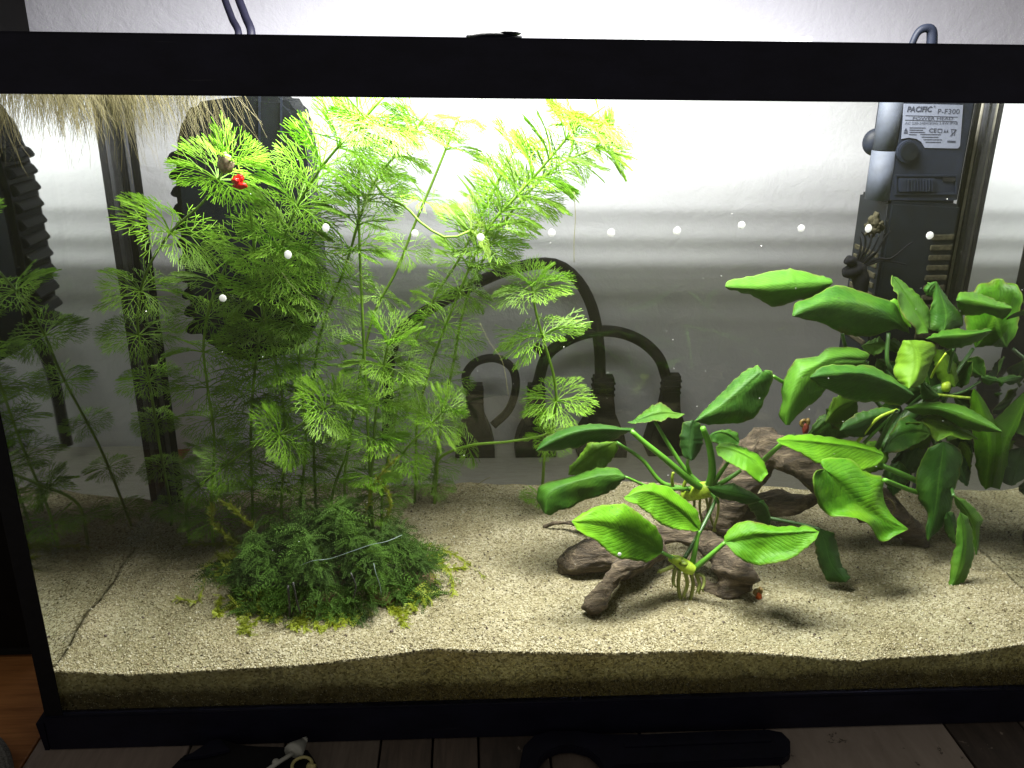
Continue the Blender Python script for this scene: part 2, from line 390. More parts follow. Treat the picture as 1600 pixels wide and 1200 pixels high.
TOB = D+0.014
M_lit_table = plank_mat('lit_table_pale_grey', (0.34, 0.33, 0.29), (0.46, 0.45, 0.40), (8, 30, 30))  # pale tone stands in for light reaching the table through the tank
table = thing('table', 'table top printed with weathered grey and pale wooden planks under the aquarium', 'table', (0.3, 0.1, 0))
def tx(px): return PZ(px, 1185, 0).x
edges = [-0.012] + [tx(q) for q in (290, 440, 592, 675, 748, 860, 1010, 1215, 1515, 1640)] + [1.0, 1.25]
kinds = [4, 0, 0, 1, 1, 3, 1, 0, 2, 3, 1, 0]
for i in range(len(edges)-1):
    y0, y1 = -0.16+0.004*random.random(), YW-0.004
    nm = 'plank' if i == 0 else 'plank'
    boxm(nm, (edges[i]+0.0006, y0, -0.02), (edges[i+1]-0.0006, y1, 0.0-0.0004*random.random()), M_plank[kinds[i]], table, 0.0008)
boxm('table_base', (-0.011, -0.155, -0.045), (1.245, YW-0.005, -0.0202), M_cab, table)
boxm('apron', (-0.01, -0.15, -0.05), (1.24, -0.13, -0.021), M_cab, table, 0.001)
rb = thing('lit_table_board', 'added pale grey board under the plugs behind the tank, its tone imitating light on the table', 'board', (0.4, TOB, 0.0))
for i in range(2):
    boxm('board_plank', (-0.04+i*0.62, TOB, 0.0002), (0.575+i*0.62, YW-0.005, 0.0044), M_lit_table, rb, 0.0006)
# wooden board left of the tank
bd = thing('wooden_board', 'orange brown grained wooden board at the lower left corner beside the aquarium', 'board', (-0.15, 0.0, 0))
for i in range(6):
    boxm('board_plank', (-0.50, -0.17+i*0.13, -0.03), (-0.0135, -0.17+(i+1)*0.13-0.0008, -0.002), M_orangewood, bd, 0.001)
# dark cabinet at far left: side runs along the depth
ca = PZ(4, 965, 0); xc = P(45, 25, YW-0.012).x
cab = thing('cabinet', 'black cabinet standing in shadow left of the aquarium against the wall', 'cabinet', (xc-0.12, YW-0.2, 0))
boxm('cabinet_body', (xc-0.30, 0.10, 0.0), (xc, YW-0.012, 0.9), M_cab, cab, 0.003)
boxm('cabinet_door', (xc-0.295, 0.088, 0.02), (xc-0.005, 0.0985, 0.895), M_cab, cab, 0.002)
boxm('cabinet_side_step', (xc-0.30, ca.y, 0.0), (-0.045, 0.0875, 0.20), M_cab, cab, 0.003)

# ------------------------------------------------------------------ sand
fe = [(95, 1047), (200, 1053), (400, 1043), (500, 1035), (600, 1024), (680, 1012), (800, 1017), (950, 1020), (1100, 1014), (1200, 1020), (1340, 1032), (1500, 1020), (1600, 1005), (1800, 1000)]
fx = [P(a, b, 0.0045) for a, b in fe]; FXx = [q.x for q in fx]; FXz = [q.z for q in fx]
re_ = [(250, 786), (330, 775), (420, 762), (520, 755), (600, 758), (800, 757), (1000, 747), (1250, 765), (1530, 763), (1600, 762)]
rx = [P(a, b, D) for a, b in re_]; RXx = [q.x for q in rx]; RXz = [q.z for q in rx]
def sand_z(x, y):
    zf = np.interp(x, FXx, FXz); zr = np.interp(x, RXx, RXz)
    k = min(max((y-0.0045)/(D-0.0045), 0), 1); k = k*k*(3-2*k)
    z = zf*(1-k)+zr*k
    fade = min(1, (y-0.0045)/0.012+0.15)
    z += fade*(0.0048*noise.noise(Vector((x*18, y*26, 2.2))) + 0.0020*noise.noise(Vector((x*60, y*70, 5))) + 0.0004*noise.noise(Vector((x*240, y*240, 8))))
    # low mound left of centre, hollow under the wood
    z += 0.004*math.exp(-(((x-0.13)/0.05)**2+((y-0.10)/0.03)**2))
    z -= 0.004*math.exp(-(((x-0.36)/0.04)**2+((y-0.065)/0.02)**2))
    return z
SX0, SX1, SY0 = XL+0.0003, WR-0.0002, 0.0040
NX, NY = 330, 130
v = []; f = []
xs = np.linspace(SX0, SX1, NX); ys = SY0+(D-0.001-SY0)*np.linspace(0, 1, NY)**1.25
for y in ys:
    for x in xs: v.append((x, y, sand_z(x, y)))
for j in range(NY-1):
    for i in range(NX-1):
        a = j*NX+i; f.append((a, a+1, a+NX+1, a+NX))
b0 = len(v); NF = 26
for k in range(1, NF+1):
    for i, x in enumerate(xs):
        zt = v[i][2]; z = zt+(0.0075-zt)*k/NF
        v.append((x, SY0-0.0002+0.0005*noise.noise(Vector((x*300, z*300, 3))), z))
for k in range(NF):
    for i in range(NX-1):
        a = (b0+(k-1)*NX+i) if k else i; c_ = b0+k*NX+i
        f.append((a, c_, c_+1, a+1))
for ib in (0, NX-1):      # side walls of the bed
    base = len(v)
    for j in range(NY): q = v[j*NX+ib]; v.append((q[0], q[1], 0.0075))
    for j in range(NY-1):
        a, b = j*NX+ib, (j+1)*NX+ib
        f.append((a, b, base+j+1, base+j) if ib == 0 else (b, a, base+j, base+j+1))
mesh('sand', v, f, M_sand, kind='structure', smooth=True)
# loose grains
def grains(n):
    V = np.zeros((n*6, 3)); F = np.zeros((n*8, 3), int)
    o = np.array([(1, 0, 0), (-1, 0, 0), (0, 1, 0), (0, -1, 0), (0, 0, 1), (0, 0, -1)], float)
    fo = np.array([(0, 2, 4), (2, 1, 4), (1, 3, 4), (3, 0, 4), (2, 0, 5), (1, 2, 5), (3, 1, 5), (0, 3, 5)])
    for i in range(n):
        if i % 5 == 0:
            x = random.uniform(SX0, SX1); zt = sand_z(x, SY0); z = 0.02+(zt-0.02)*random.random(); y = SY0+0.0001
            c = np.array((x, y, z)); s = random.uniform(0.00025, 0.0006)
        else:
            x = random.uniform(SX0, SX1); y = SY0+(D-0.002-SY0)*random.random()**1.5
            c = np.array((x, y, sand_z(x, y)+0.0001)); s = random.uniform(0.0003, 0.0008)*(1.7 if random.random() < 0.05 else 1)
        a = rng.normal(size=(3, 3)); q, _ = np.linalg.qr(a)
        V[i*6:i*6+6] = (o*rng.uniform(0.6, 1.3, 3)*s)@q+c; F[i*8:i*8+8] = fo+i*6
    me = bpy.data.meshes.new('sand_grains'); me.vertices.add(n*6); me.vertices.foreach_set('co', V.ravel())
    me.loops.add(n*24); me.loops.foreach_set('vertex_index', F.ravel()); me.polygons.add(n*8)
    me.polygons.foreach_set('loop_start', np.arange(0, n*24, 3)); me.update(calc_edges=True); me.validate()
    return link('sand_grains', me, M_grain, kind='stuff')
grains(60000)

# ================================================================== AQUARIUM
aq = thing('aquarium', 'glass aquarium with thick black frame rails full of planted water', 'aquarium', (0.295, 0.10, 0))
TO = D+0.004            # outer rear
boxm('glass_pane', (0.0015, 0.0, 0.006), (WR+0.004, 0.0005, ZC+0.018), M_gfront, aq)
boxm('glass_pane', (0.0015, D, 0.006), (WR+0.004, D+0.0005, ZC+0.018), M_grear, aq)
mesh('glass_pane', [(XL, 0.001, 0.006), (XL, D-0.0005, 0.006), (XL, D-0.0005, ZC+0.018), (XL, 0.001, ZC+0.018)], [(0, 1, 2, 3)], M_gside, aq)
mesh('glass_pane', [(WR, 0.001, 0.006), (WR, D-0.0005, 0.006), (WR, D-0.0005, ZC+0.018), (WR, 0.001, ZC+0.018)], [(3, 2, 1, 0)], M_gside, aq)
boxm('glass_floor', (0.003, 0.001, 0.004), (WR, D-0.001, 0.007), M_seal_grey, aq)
def frame(name, z0, z1, off, bev):
    bm = bmesh.new()
    x0, x1, y0, y1, w = -off, WR+0.006+off, -off, TO+off, 0.006
    for (a, b) in (((x0, y0), (x1, y0+w)), ((x0, y1-w), (x1, y1)), ((x0, y0+w), (x0+w, y1-w)), ((x1-w, y0+w), (x1, y1-w))):
        r = bmesh.ops.create_cube(bm, size=1)
        for q in r['verts']:
            q.co = Vector(((a[0]+b[0])/2+q.co.x*(b[0]-a[0]), (a[1]+b[1])/2+q.co.y*(b[1]-a[1]), (z0+z1)/2+q.co.z*(z1-z0)))
    bmesh.ops.bevel(bm, geom=bm.edges[:], offset=bev, segments=2, affect='EDGES')
    me = bpy.data.meshes.new(name); bm.to_mesh(me); bm.free(); return link(name, me, M_frame, aq)
frame('bottom_frame', 0.0, ZB, 0.002, 0.0008)
frame('top_frame', ZC, ZD, 0.002, 0.0009)
# lip on the lower left corner
prism('frame_lip', [(-0.0065, 0.0185), (-0.0022, 0.0185), (-0.0022, 0.0), (-0.0045, 0.0)], -0.0018, 0.02, M_black, aq)
# front corner trims (black silicone edges)
boxm('corner_trim', (-0.0012, -0.0012, ZB), (0.0085, -0.0001, ZC), M_blacksoft, aq, 0.0004)
boxm('corner_trim', (WR-0.003, -0.0012, ZB), (WR+0.006, -0.0001, ZC), M_blacksoft, aq, 0.0004)
boxm('corner_trim', (-0.0012, 0.0012, ZB), (0.0030, 0.010, ZC), M_blacksoft, aq, 0.0004)
# rear corner seals: dark edge, clear bead, grey edge
xa = P(165, 250, D-0.001).x; xb = P(192, 225, D-0.001).x
boxm('corner_seal', (XL+0.0003, D-0.004, 0.02), (XL+0.0042, D-0.0006, ZC), M_blacksoft, aq, 0.0008)
boxm('corner_seal', (XL+0.0043, D-0.003, 0.02), (XL+0.0075, D-0.0007, ZC), M_seal_grey, aq, 0.0008)
boxm('corner_seal', (XL+0.0076, D-0.003, 0.02), (XL+0.0125, D-0.0006, ZC), M_blacksoft, aq, 0.0008)
boxm('corner_seal', (WR-0.0100, D-0.003, 0.02), (WR-0.0062, D-0.0006, ZC), M_blacksoft, aq, 0.0008)
boxm('corner_seal', (WR-0.0061, D-0.003, 0.02), (WR-0.0040, D-0.0007, ZC), M_seal_light, aq, 0.0006)
boxm('corner_seal', (WR-0.0039, D-0.004, 0.02), (WR-0.0004, D-0.0006, ZC), M_seal_grey, aq, 0.0008)
# water body
bm = bmesh.new(); bmesh.ops.create_cube(bm, size=1)
wa, wb = (XL+0.0004, 0.0009, 0.0085), (WR-0.0004, D-0.0004, 0.3565)
for q in bm.verts: q.co = Vector([(wa[i]+wb[i])/2+q.co[i]*(wb[i]-wa[i]) for i in range(3)])
me = bpy.data.meshes.new('water'); bm.to_mesh(me); bm.free(); link('water', me, M_water, kind='structure')

# strip added to imitate glare on the lit cover edge; dark knob on the rim
s0, s1 = P(880, 57, 0.012), P(1265, 64, 0.012)
strip = tag(boxm('rim_glare_strip', (s0.x, 0.008, ZD+0.0001), (s1.x, 0.016, ZD+0.0023), M_cover, None, 0.0006), 'added translucent white strip on the black front rail imitating glare of the lit cover edge', 'strip')
k0, k1 = P(728, 55, 0.02), P(815, 55, 0.02)
kn = thing('cover_clip', 'low dark blue rounded clip on top of the front rail', 'clip', ((k0.x+k1.x)/2, 0.02, ZD))
blob('clip_dome', ((k0.x+k1.x)/2, 0.016, ZD+0.0008), ((k1.x-k0.x)/2, 0.010, 0.0030), M_filter, kn, 0.02, 1, 3)
blob('clip_tab', ((k0.x+k1.x)/2+0.006, 0.010, ZD+0.0022), (0.006, 0.003, 0.0012), M_filter, kn, 0.05, 2, 2)
for qx in (560, 575):
    pass

# tank lamp above the frame
lamp = thing('aquarium_lamp', 'white lamp bar hanging above the water of the aquarium', 'lamp', tuple(LAMP))
boxm('lamp_housing', (LAMP.x-0.185, LAMP.y-0.034, LAMP.z+0.004), (LAMP.x+0.185, LAMP.y+0.034, LAMP.z+0.020), M_white, lamp, 0.003)
for sx_ in (-1, 1): boxm('lamp_light_skirt', (LAMP.x+sx_*0.176-0.0015, LAMP.y-0.046, LAMP.z-0.014), (LAMP.x+sx_*0.176+0.0015, LAMP.y+0.046, LAMP.z+0.0039), M_white, lamp, 0.0005)  # unseen skirts added to cut lamp light on the outer wall
tube('lamp_cord', [(LAMP.x, LAMP.y, LAMP.z+0.02), (LAMP.x, LAMP.y+0.02, LAMP.z+0.08), (LAMP.x+0.03, YW-0.02, LAMP.z+0.25)], 0.0025, M_black, lamp, 8, 14)

# ================================================================== EQUIPMENT
def PX(px, py, y): q = P(px, py, y); return (q.x, q.z)
def rectp(x0, y0, x1, y1, yy): return [PX(x0, y0, yy), PX(x1, y0, yy), PX(x1, y1, yy), PX(x0, y1, yy)]
# ---- black internal filter on the left
yf = 0.150
fl = thing('internal_filter', 'tall black rounded filter box behind the feathery plants on the left', 'filter', tuple(P(385, 560, yf+0.02)))
out = [(300, 160), (400, 148), (440, 150), (458, 166), (470, 186), (478, 230), (482, 320), (493, 400), (496, 460), (490, 520), (470, 545), (430, 562), (380, 570), (330, 548), (300, 508), (285, 420), (272, 300), (272, 230), (282, 185)]
prism('filter_body', [PX(a, b, yf) for a, b in out], yf, yf+0.044, M_filter, fl, 0.004)
for k in range(11):
    y0 = 236+k*27; a = 258+k*3.0
    poly = [PX(a+14, y0, yf), PX(a+2, y0+4, yf), PX(a-4, y0+16, yf), PX(a+4, y0+21, yf), PX(a+24, y0+20, yf), PX(a+26, y0+2, yf)]
    prism('vent_rib', poly, yf+0.006, yf+0.036, M_filter, fl, 0.0006)
for k, (x0_, y0_, x1_, y1_) in enumerate(((404, 150, 407, 260), (438, 152, 441, 240), (456, 205, 478, 208))):
    prism('body_groove', rectp(x0_, y0_, x1_, y1_, yf), yf-0.0010, yf+0.001, M_head, fl)
# its two cables leaving over the rim
c1 = [P(362, 120, yf+0.02), P(392, 60, yf+0.02), P(383, 25, yf+0.03), P(372, -5, yf+0.04), P(358, -60, yf+0.06)]
c2 = [P(340, 120, yf+0.015), P(372, 60, yf+0.015), P(362, 28, yf+0.03), P(350, -5, yf+0.04), P(335, -60, yf+0.06)]
tag(tube('filter_cable', c1, 0.0026, M_black, None, 10, 26), 'thicker glossy black cable rising over the rail, right one of two at upper left', 'cable', 'cables rising from the filter')
tag(tube('filter_cable', c2, 0.0022, M_black, None, 10, 26), 'thinner black cable rising over the rail, left one of two at upper left', 'cable', 'cables rising from the filter')

# ---- power head pump on the right
yh = 0.150
ph = thing('pump_filter', 'dark submersible pump with silver rating label in the right rear corner', 'pump', tuple(P(1420, 560, yh+0.02)))
a, b, c, d_ = PX(1424, 130, yh), PX(1532, 130, yh), PX(1503, 318, yh), PX(1370, 318, yh)
prism('pump_body', [(a[0]-0.004, a[1]), b, (b[0], c[1]), (a[0]-0.004, c[1])], yh, yh+0.034, M_head, ph, 0.002)
# side tube: two segments
tA, tB, tC = P(1400, 140, yh+0.004), P(1386, 235, yh+0.004), P(1376, 312, yh+0.004)
xt = tA.x-0.0005
tube('outlet_tube', [(xt, yh+0.006, tA.z), (xt, yh+0.006, tB.z+0.0003)], 0.0072, M_tube, ph, 20)
tube('outlet_tube', [(xt, yh+0.006, tB.z-0.0003), (xt, yh+0.006, tC.z)], 0.0076, M_tube, ph, 20)
cc = P(1366, 222, yh+0.014); blob('outlet_nozzle', tuple(cc), (0.0075, 0.006, 0.0085), M_head, ph, 0.02, 4, 3)
# knob
kc = P(1419, 237, yh-0.002)
def disc(name, c, r, y0, y1, mat, parent, n=28, bev=0.0006):
    return prism(name, [(c.x+r*math.cos(2*math.pi*i/n), c.z+r*math.sin(2*math.pi*i/n)) for i in range(n)], y0, y1, mat, parent, bev)
disc('flow_knob', kc, 0.0072, yh-0.0035, yh+0.001, M_head, ph)
kd = disc('knob_face', kc, 0.0056, yh-0.0042, yh-0.0034, M_filter, ph, 28, 0.0003)
# switch recess
def fr(x0, y0, x1, y1, w, yy, name, mat, par):
    prism(name, rectp(x0, y0, x1, y0+w, yy), yy-0.0008, yy+0.0005, mat, par); prism(name, rectp(x0, y1-w, x1, y1, yy), yy-0.0008, yy+0.0005, mat, par)
    prism(name, rectp(x0, y0+w, x0+w, y1-w, yy), yy-0.0008, yy+0.0005, mat, par); prism(name, rectp(x1-w, y0+w, x1, y1-w, yy), yy-0.0008, yy+0.0005, mat, par)
fr(1398, 273, 1495, 304, 2.5, yh-0.0002, 'latch_edge', M_head, ph)
prism('latch', rectp(1403, 278, 1460, 300, yh), yh-0.0018, yh+0.0005, M_head, ph, 0.0005)
for k in range(9):
    x0 = 1416+k*4.6; prism('latch_ridge', rectp(x0, 280, x0+2, 298, yh), yh-0.0026, yh-0.0016, M_head, ph)
prism('latch_slot', rectp(1472, 277, 1492, 283, yh), yh-0.0010, yh+0.0004, M_blacksoft, ph)
# filter basket below
e1, e2 = PX(1391, 314, yh-0.002), PX(1503, 320, yh-0.002); zb = PX(1400, 600, yh)[1]
prism('filter_basket', [(e1[0], e1[1]), (e2[0], e2[1]), (e2[0]-0.001, zb), (e1[0]+0.001, zb)], yh-0.002, yh+0.044, M_filter, ph, 0.002)
zt = P(1400, 366, yh).z
for k in range(12):
    z = zt-k*0.0067
    prism('basket_slot', [(e2[0]-0.016, z), (e2[0]-0.0016, z+0.0003), (e2[0]-0.0018, z-0.0032), (e2[0]-0.016, z-0.0034)], yh-0.0034, yh-0.0014, M_algae, ph, 0.0004)
    if k > 1: boxm('basket_slot', (e1[0]-0.0006, yh+0.003, z-0.0034), (e1[0]+0.0022, yh+0.038, z), M_algae, ph, 0.0004)
# hanging handle above the rail
hq = [(1424, 72), (1432, 54), (1440, 46), (1450, 44), (1456, 50), (1456, 72)]
tube('hanger', [P(a, b, yh-0.01) for a, b in hq], [0.0020, 0.0020, 0.0023, 0.0026, 0.0030, 0.0032], M_head, ph, 10, 22)
# rating label with its print
yl = yh-0.0006
lab = [(1413, 162), (1505, 164), (1500, 228), (1497, 232), (1445, 231), (1440, 222), (1432, 217), (1420, 215), (1409, 217)]
pl = prism('rating_label', [PX(a, b, yl) for a, b in lab], yl, yh+0.0004, M_plate, ph)
def ink(name, poly): return prism(name, [PX(a, b, yl-0.0001) for a, b in poly], yl-0.00018, yl+0.0001, M_ink, pl)
def line(x0, y0, x1, y1, w=0.8): return [(x0, y0), (x1, y1), (x1, y1+w), (x0, y0+w)]
def text(body, x0, y0, x1, y1, bold=0.0, shear=0.0):
    """lettering fitted between pixel corners (baseline left x0,y1 .. right x1, cap top y0) on the label plane"""
    cu = bpy.data.curves.new('lettering', 'FONT'); cu.body = body; cu.size = 1; cu.resolution_u = 2; cu.offset = bold; cu.shear = shear
    ob = bpy.data.objects.new('tmp', cu); COL.objects.link(ob)
    dg = bpy.context.evaluated_depsgraph_get(); me = bpy.data.meshes.new_from_object(ob.evaluated_get(dg))
    bpy.data.objects.remove(ob)
    xs_ = [q.co.x for q in me.vertices]; ys_ = [q.co.y for q in me.vertices]
    xa_, xb_, ya_, yb_ = min(xs_), max(xs_), min(ys_), max(ys_)
    A, B, Cc = P(x0, y1, yl-0.0002), P(x1, y1, yl-0.0002), P(x0, y0, yl-0.0002)
    for q in me.vertices:
        u = (q.co.x-xa_)/(xb_-xa_); w = (q.co.y-ya_)/(yb_-ya_)
        q.co = Vector((A.x+(B.x-A.x)*u+(Cc.x-A.x)*w*0.3, yl-0.00022, A.z+(B.z-A.z)*u+(Cc.z-A.z)*w))
    me.materials.clear(); me.name = 'lettering'
    return link('lettering', me, M_ink, pl)
text('PACIFIC', 1417, 166, 1456, 175, 0.03, 0.15); text('R', 1459, 165, 1462, 168)
text('P-F300', 1465, 170, 1499, 178, 0.0)
ink('label_rule', line(1415, 180, 1496, 182.5)); ink('label_rule', line(1414, 187, 1495, 189.5))
text('POWER HEAD', 1426, 182.6, 1489, 187.4, 0.0)
text('AC 220-240V/50Hz 2.8W IPX8', 1414, 190.5, 1496, 194.5)
text('CE', 1451, 200.5, 1463, 207, 0.02)
ink('label_square', line(1465, 201, 1472, 201.3)); ink('label_square', line(1465, 206.5, 1472, 206.8))
ink('label_square', [(1465, 201.5), (1465.8, 201.5), (1465.8, 206.5), (1465, 206.5)]); ink('label_square', [(1471.2, 201.5), (1472, 201.5), (1472, 206.8), (1471.2, 206.8)])
ink('label_drop', [(1474.5, 207), (1476.2, 202), (1478, 207)]); ink('label_drop', [(1478.6, 207), (1480.3, 202), (1482, 207)])
ink('bin_symbol', [(1485, 201.5), (1494, 202), (1493.2, 203), (1485.8, 202.8)]); ink('bin_symbol', [(1486.5, 203.5), (1487.4, 203.5), (1488.2, 212), (1487.3, 212)])
ink('bin_symbol', [(1492, 203.5), (1492.9, 203.5), (1491.2, 212), (1490.3, 212)]); ink('bin_symbol', [(1484.5, 212.3), (1493.6, 202.5), (1494.4, 203), (1485.3, 213)])
ink('label_bar', line(1480, 219.5, 1493, 220, 2.8))
for yy, xa_, xb_ in ((199, 1421, 1446), (202.5, 1421, 1442), (206, 1421, 1445), (209.5, 1420, 1432), (209.5, 1438, 1470), (213.5, 1440, 1466), (217.5, 1443, 1472), (221.5, 1446, 1470)):
    ink('fine_print', line(xa_, yy, xb_, yy+0.3, 1.0))
ink('label_triangle', [(1412.5, 205), (1415.5, 200), (1418.5, 205.2)])
ink('label_triangle', [(1412.3, 208.5), (1418.2, 208.8), (1418.2, 206.5), (1412.3, 206.2)])
# dark root knot clinging to the pump
rk = thing('root_knot', 'dark knobbly root with thin rootlets clinging to left side of the pump', 'root', tuple(P(1345, 430, yh-0.008)))
def pp(a, b, dy=0.0): return P(a, b, yh-0.008+dy)
v, f = tube_vf(smooth_pts([tuple(pp(1318, 426))+(0.0030,), tuple(pp(1330, 424))+(0.0058,), tuple(pp(1340, 420))+(0.0050,), tuple(pp(1345, 440))+(0.0048,), tuple(pp(1344, 470))+(0.0040,)], 16)[:, :3], [0.003, .004, .005, .0055, .0058, .0055, .005, .0052, .0055, .0052, .005, .0046, .0044, .0042, .004, .004], 10)
mesh('root_core', v, f, M_rootwood, rk, None, True)
blob('root_knob', tuple(pp(1329, 408, -0.002)), (0.0042, 0.0036, 0.0036), M_rootwood, rk, 0.3, 5, 3)
for q in ([(1340, 410), (1350, 390), (1352, 372), (1346, 362)], [(1342, 412), (1358, 385), (1362, 366)], [(1343, 413), (1362, 392), (1374, 368)], [(1344, 414), (1366, 398), (1382, 372), (1392, 360)], [(1345, 416), (1372, 404), (1392, 404), (1420, 382), (1428, 378)], [(1345, 417), (1376, 408), (1400, 410), (1418, 414)], [(1344, 415), (1358, 402), (1370, 392)], [(1338, 408), (1345, 386), (1344, 370)]):
    n_ = len(q); tube('rootlet', [pp(a, b, 0.004-0.0012*i) for i, (a, b) in enumerate(q)], [0.0010-0.0006*i/(n_-1) for i in range(n_)], M_rootwood, rk, 6, 14)
for k, (a, b, r_) in enumerate(((1362, 350, .0035), (1368, 342, .0028), (1370, 356, .0032), (1360, 362, .0028), (1374, 350, .0022))): blob('algae_tuft', tuple(pp(a, b, 0.006)), (r_, .0022, r_*1.2), M_algae, rk, 0.9, 6+k, 3)

# ---- plugs and cords behind the tank
yp = YW-0.030
def plug(pts, label, w, cord, clabel, ground=690):
    xtop, ytop, ybot = pts
    q0, q1 = P(xtop, ytop, yp), P(xtop, ybot, yp); q1.z = 0.0048; r = mpp(yp)
    o = thing('power_plug', label, 'plug', (q1.x, yp, q1.z), 'black power plugs behind the tank')
    H = q0.z-q1.z
    def sq(hw, hd, z): return [(q1.x-hw, yp-hd, z), (q1.x+hw, yp-hd, z), (q1.x+hw, yp+hd, z), (q1.x-hw, yp+hd, z)]
    prof = [(0, w*1.0), (0.12, w*1.0), (0.3, w*0.86), (0.55, w*0.5), (0.75, w*0.42), (1.0, w*0.40)]
    v = []; f = []
    for k, (h, hw) in enumerate(prof): v += sq(hw*r, hw*r*0.7, q1.z+H*h)
    for k in range(len(prof)-1):
        for j in range(4): f.append((k*4+j, k*4+(j+1) % 4, k*4+4+(j+1) % 4, k*4+4+j))
    f += [(3, 2, 1, 0), tuple(len(v)-4+j for j in range(4))]
    mesh('plug_body', v, f, M_blacksoft, o)
    for k in range(3): boxm('strain_relief', (q1.x-w*.45*r, yp-w*.34*r, q0.z-0.004-0.006*k-0.002), (q1.x+w*.45*r, yp+w*.34*r, q0.z-0.004-0.006*k), M_blacksoft, o, 0.0004)
    tube('plug_cord', [P(a, b, yp-0.004*i % 0.01) for i, (a, b) in enumerate(cord)], 0.0054 if w > 33 else 0.0041, M_blacksoft, o, 10, 44)
    return o
plug((938, 588, 690), 'black plug with thick cord arching over toward the left, behind the tank', 40, [(938, 592), (936, 540), (925, 480), (900, 435), (862, 412), (800, 420), (730, 450), (640, 505), (610, 560), (605, 690)], '')
plug((1041, 585, 690), 'rightmost black plug behind the tank, its thin cord curving left', 34, [(1041, 590), (1030, 560), (1005, 535), (970, 520), (930, 518), (890, 530), (855, 555), (840, 600)], '')
plug((836, 600, 690), 'second plug from the left behind the tank, half hidden by the ringed plant stem', 33, [(836, 605), (850, 560), (838, 540)], '')
plug((742, 600, 690), 'leftmost black plug behind the tank with a small looped cord', 32, [(730, 605), (728, 585), (745, 565), (775, 560), (800, 575), (806, 605), (795, 640), (770, 665)], '')

# ================================================================== FOREGROUND CLUTTER
yt = -0.030
tl_ = thing('plastic_tool', 'long black plastic tool with round cutout lying in front of the tank', 'tool', tuple(PZ(1000, 1170, 0)))
o1 = [(810, 1205), (818, 1165), (835, 1148), (860, 1141), (900, 1141), (940, 1146), (1010, 1146), (1120, 1141), (1200, 1139), (1222, 1143), (1235, 1156), (1235, 1176), (1225, 1184), (1100, 1190), (1010, 1194), (965, 1196), (945, 1205), (936, 1186), (920, 1172), (895, 1165), (875, 1166), (855, 1174), (843, 1187), (838, 1205)]
def slab(name, poly, z0, z1, mat, par, bev=0.001):
    bm = bmesh.new(); vs = []
    for a, b in poly:
        q = PZ(a, b, z1); vs.append(bm.verts.new((q.x, q.y, z0)))
    fc = bm.faces.new(vs); r = bmesh.ops.extrude_face_region(bm, geom=[fc])
    for e in r['geom']:
        if isinstance(e, bmesh.types.BMVert): e.co.z = z1
    bmesh.ops.recalc_face_normals(bm, faces=bm.faces)
    if bev: bmesh.ops.bevel(bm, geom=bm.edges[:], offset=bev, segments=2, affect='EDGES')
    me = bpy.data.meshes.new(name); bm.to_mesh(me); bm.free(); return link(name, me, mat, par)
slab('tool_body', o1, 0.0004, 0.006, M_black, tl_, 0.0006)
slab('tool_ridge', [(975, 1160), (1205, 1152), (1206, 1158), (976, 1167)], 0.0060, 0.0068, M_black, tl_, 0.0002)
pch = thing('black_pouch', 'crumpled black pouch lying in front of the tank at lower left', 'pouch', tuple(PZ(375, 1185, 0)))
slab('pouch_body', [(255, 1210), (268, 1196), (285, 1178), (305, 1172), (318, 1166), (330, 1152), (345, 1151), (372, 1160), (400, 1163), (440, 1164), (478, 1166), (492, 1185), (500, 1210)], 0.0004, 0.007, M_blacksoft, pch, 0.0015)
slab('pouch_flap', [(285, 1185), (330, 1155), (345, 1154), (360, 1172), (320, 1182)], 0.0070, 0.0088, M_black, pch, 0.0006)
yy = 0.0105
wp = thing('airline_valve', 'translucent white pointed plastic valve lying on the black pouch', 'valve', tuple(PZ(450, 1178, 0.008)))
def pz(a, b, z=0.010): return PZ(a, b, z)
tube('valve_cone', [pz(458, 1177), pz(462, 1172), pz(474, 1159)], [0.0056, 0.0052, 0.0022], M_clear, wp, 14)
tube('valve_tip', [pz(473, 1160), pz(476, 1156.5), pz(478, 1153.5)], [0.0013, 0.0019, 0.0012], M_clear, wp, 10)
tube('valve_stem', [pz(458, 1177), pz(440, 1188), pz(418, 1203)], 0.0012, M_clear, wp, 8)
blob('valve_bead', tuple(pz(431, 1191)), (0.0021, 0.0021, 0.002), M_clear, wp, 0.02, 1, 2)
rc = pz(472, 1197, 0.009); ring = []
for k in range(20):
    an = math.radians(-50+280*k/19); ring.append(rc+Vector((math.cos(an)*0.0052, math.sin(an)*0.0055, 0.0008)))
rg = thing('plastic_ring', 'small yellowish plastic ring beside the white pointed valve', 'ring', tuple(rc)); tube('ring_loop', ring, 0.0009, M_ring, rg, 8)
tube('ring_foot', [pz(481, 1197, 0.009), pz(492, 1200, 0.009)], 0.002, M_ring, rg, 8)
fb = thing('fabric_roll', 'small grey woven fabric roll at the extreme lower left corner', 'fabric', tuple(PZ(2, 1180, 0)))
tube('roll', [PZ(-18, 1150, 0.004), PZ(0, 1175, 0.004), PZ(8, 1215, 0.004)], [0.0035, 0.0045, 0.005], M_cloth, fb, 12, 10)
tube('roll_edge', [PZ(-8, 1150, 0.0085), PZ(8, 1180, 0.0085), PZ(16, 1215, 0.0085)], 0.0008, M_cloth, fb, 6, 10)

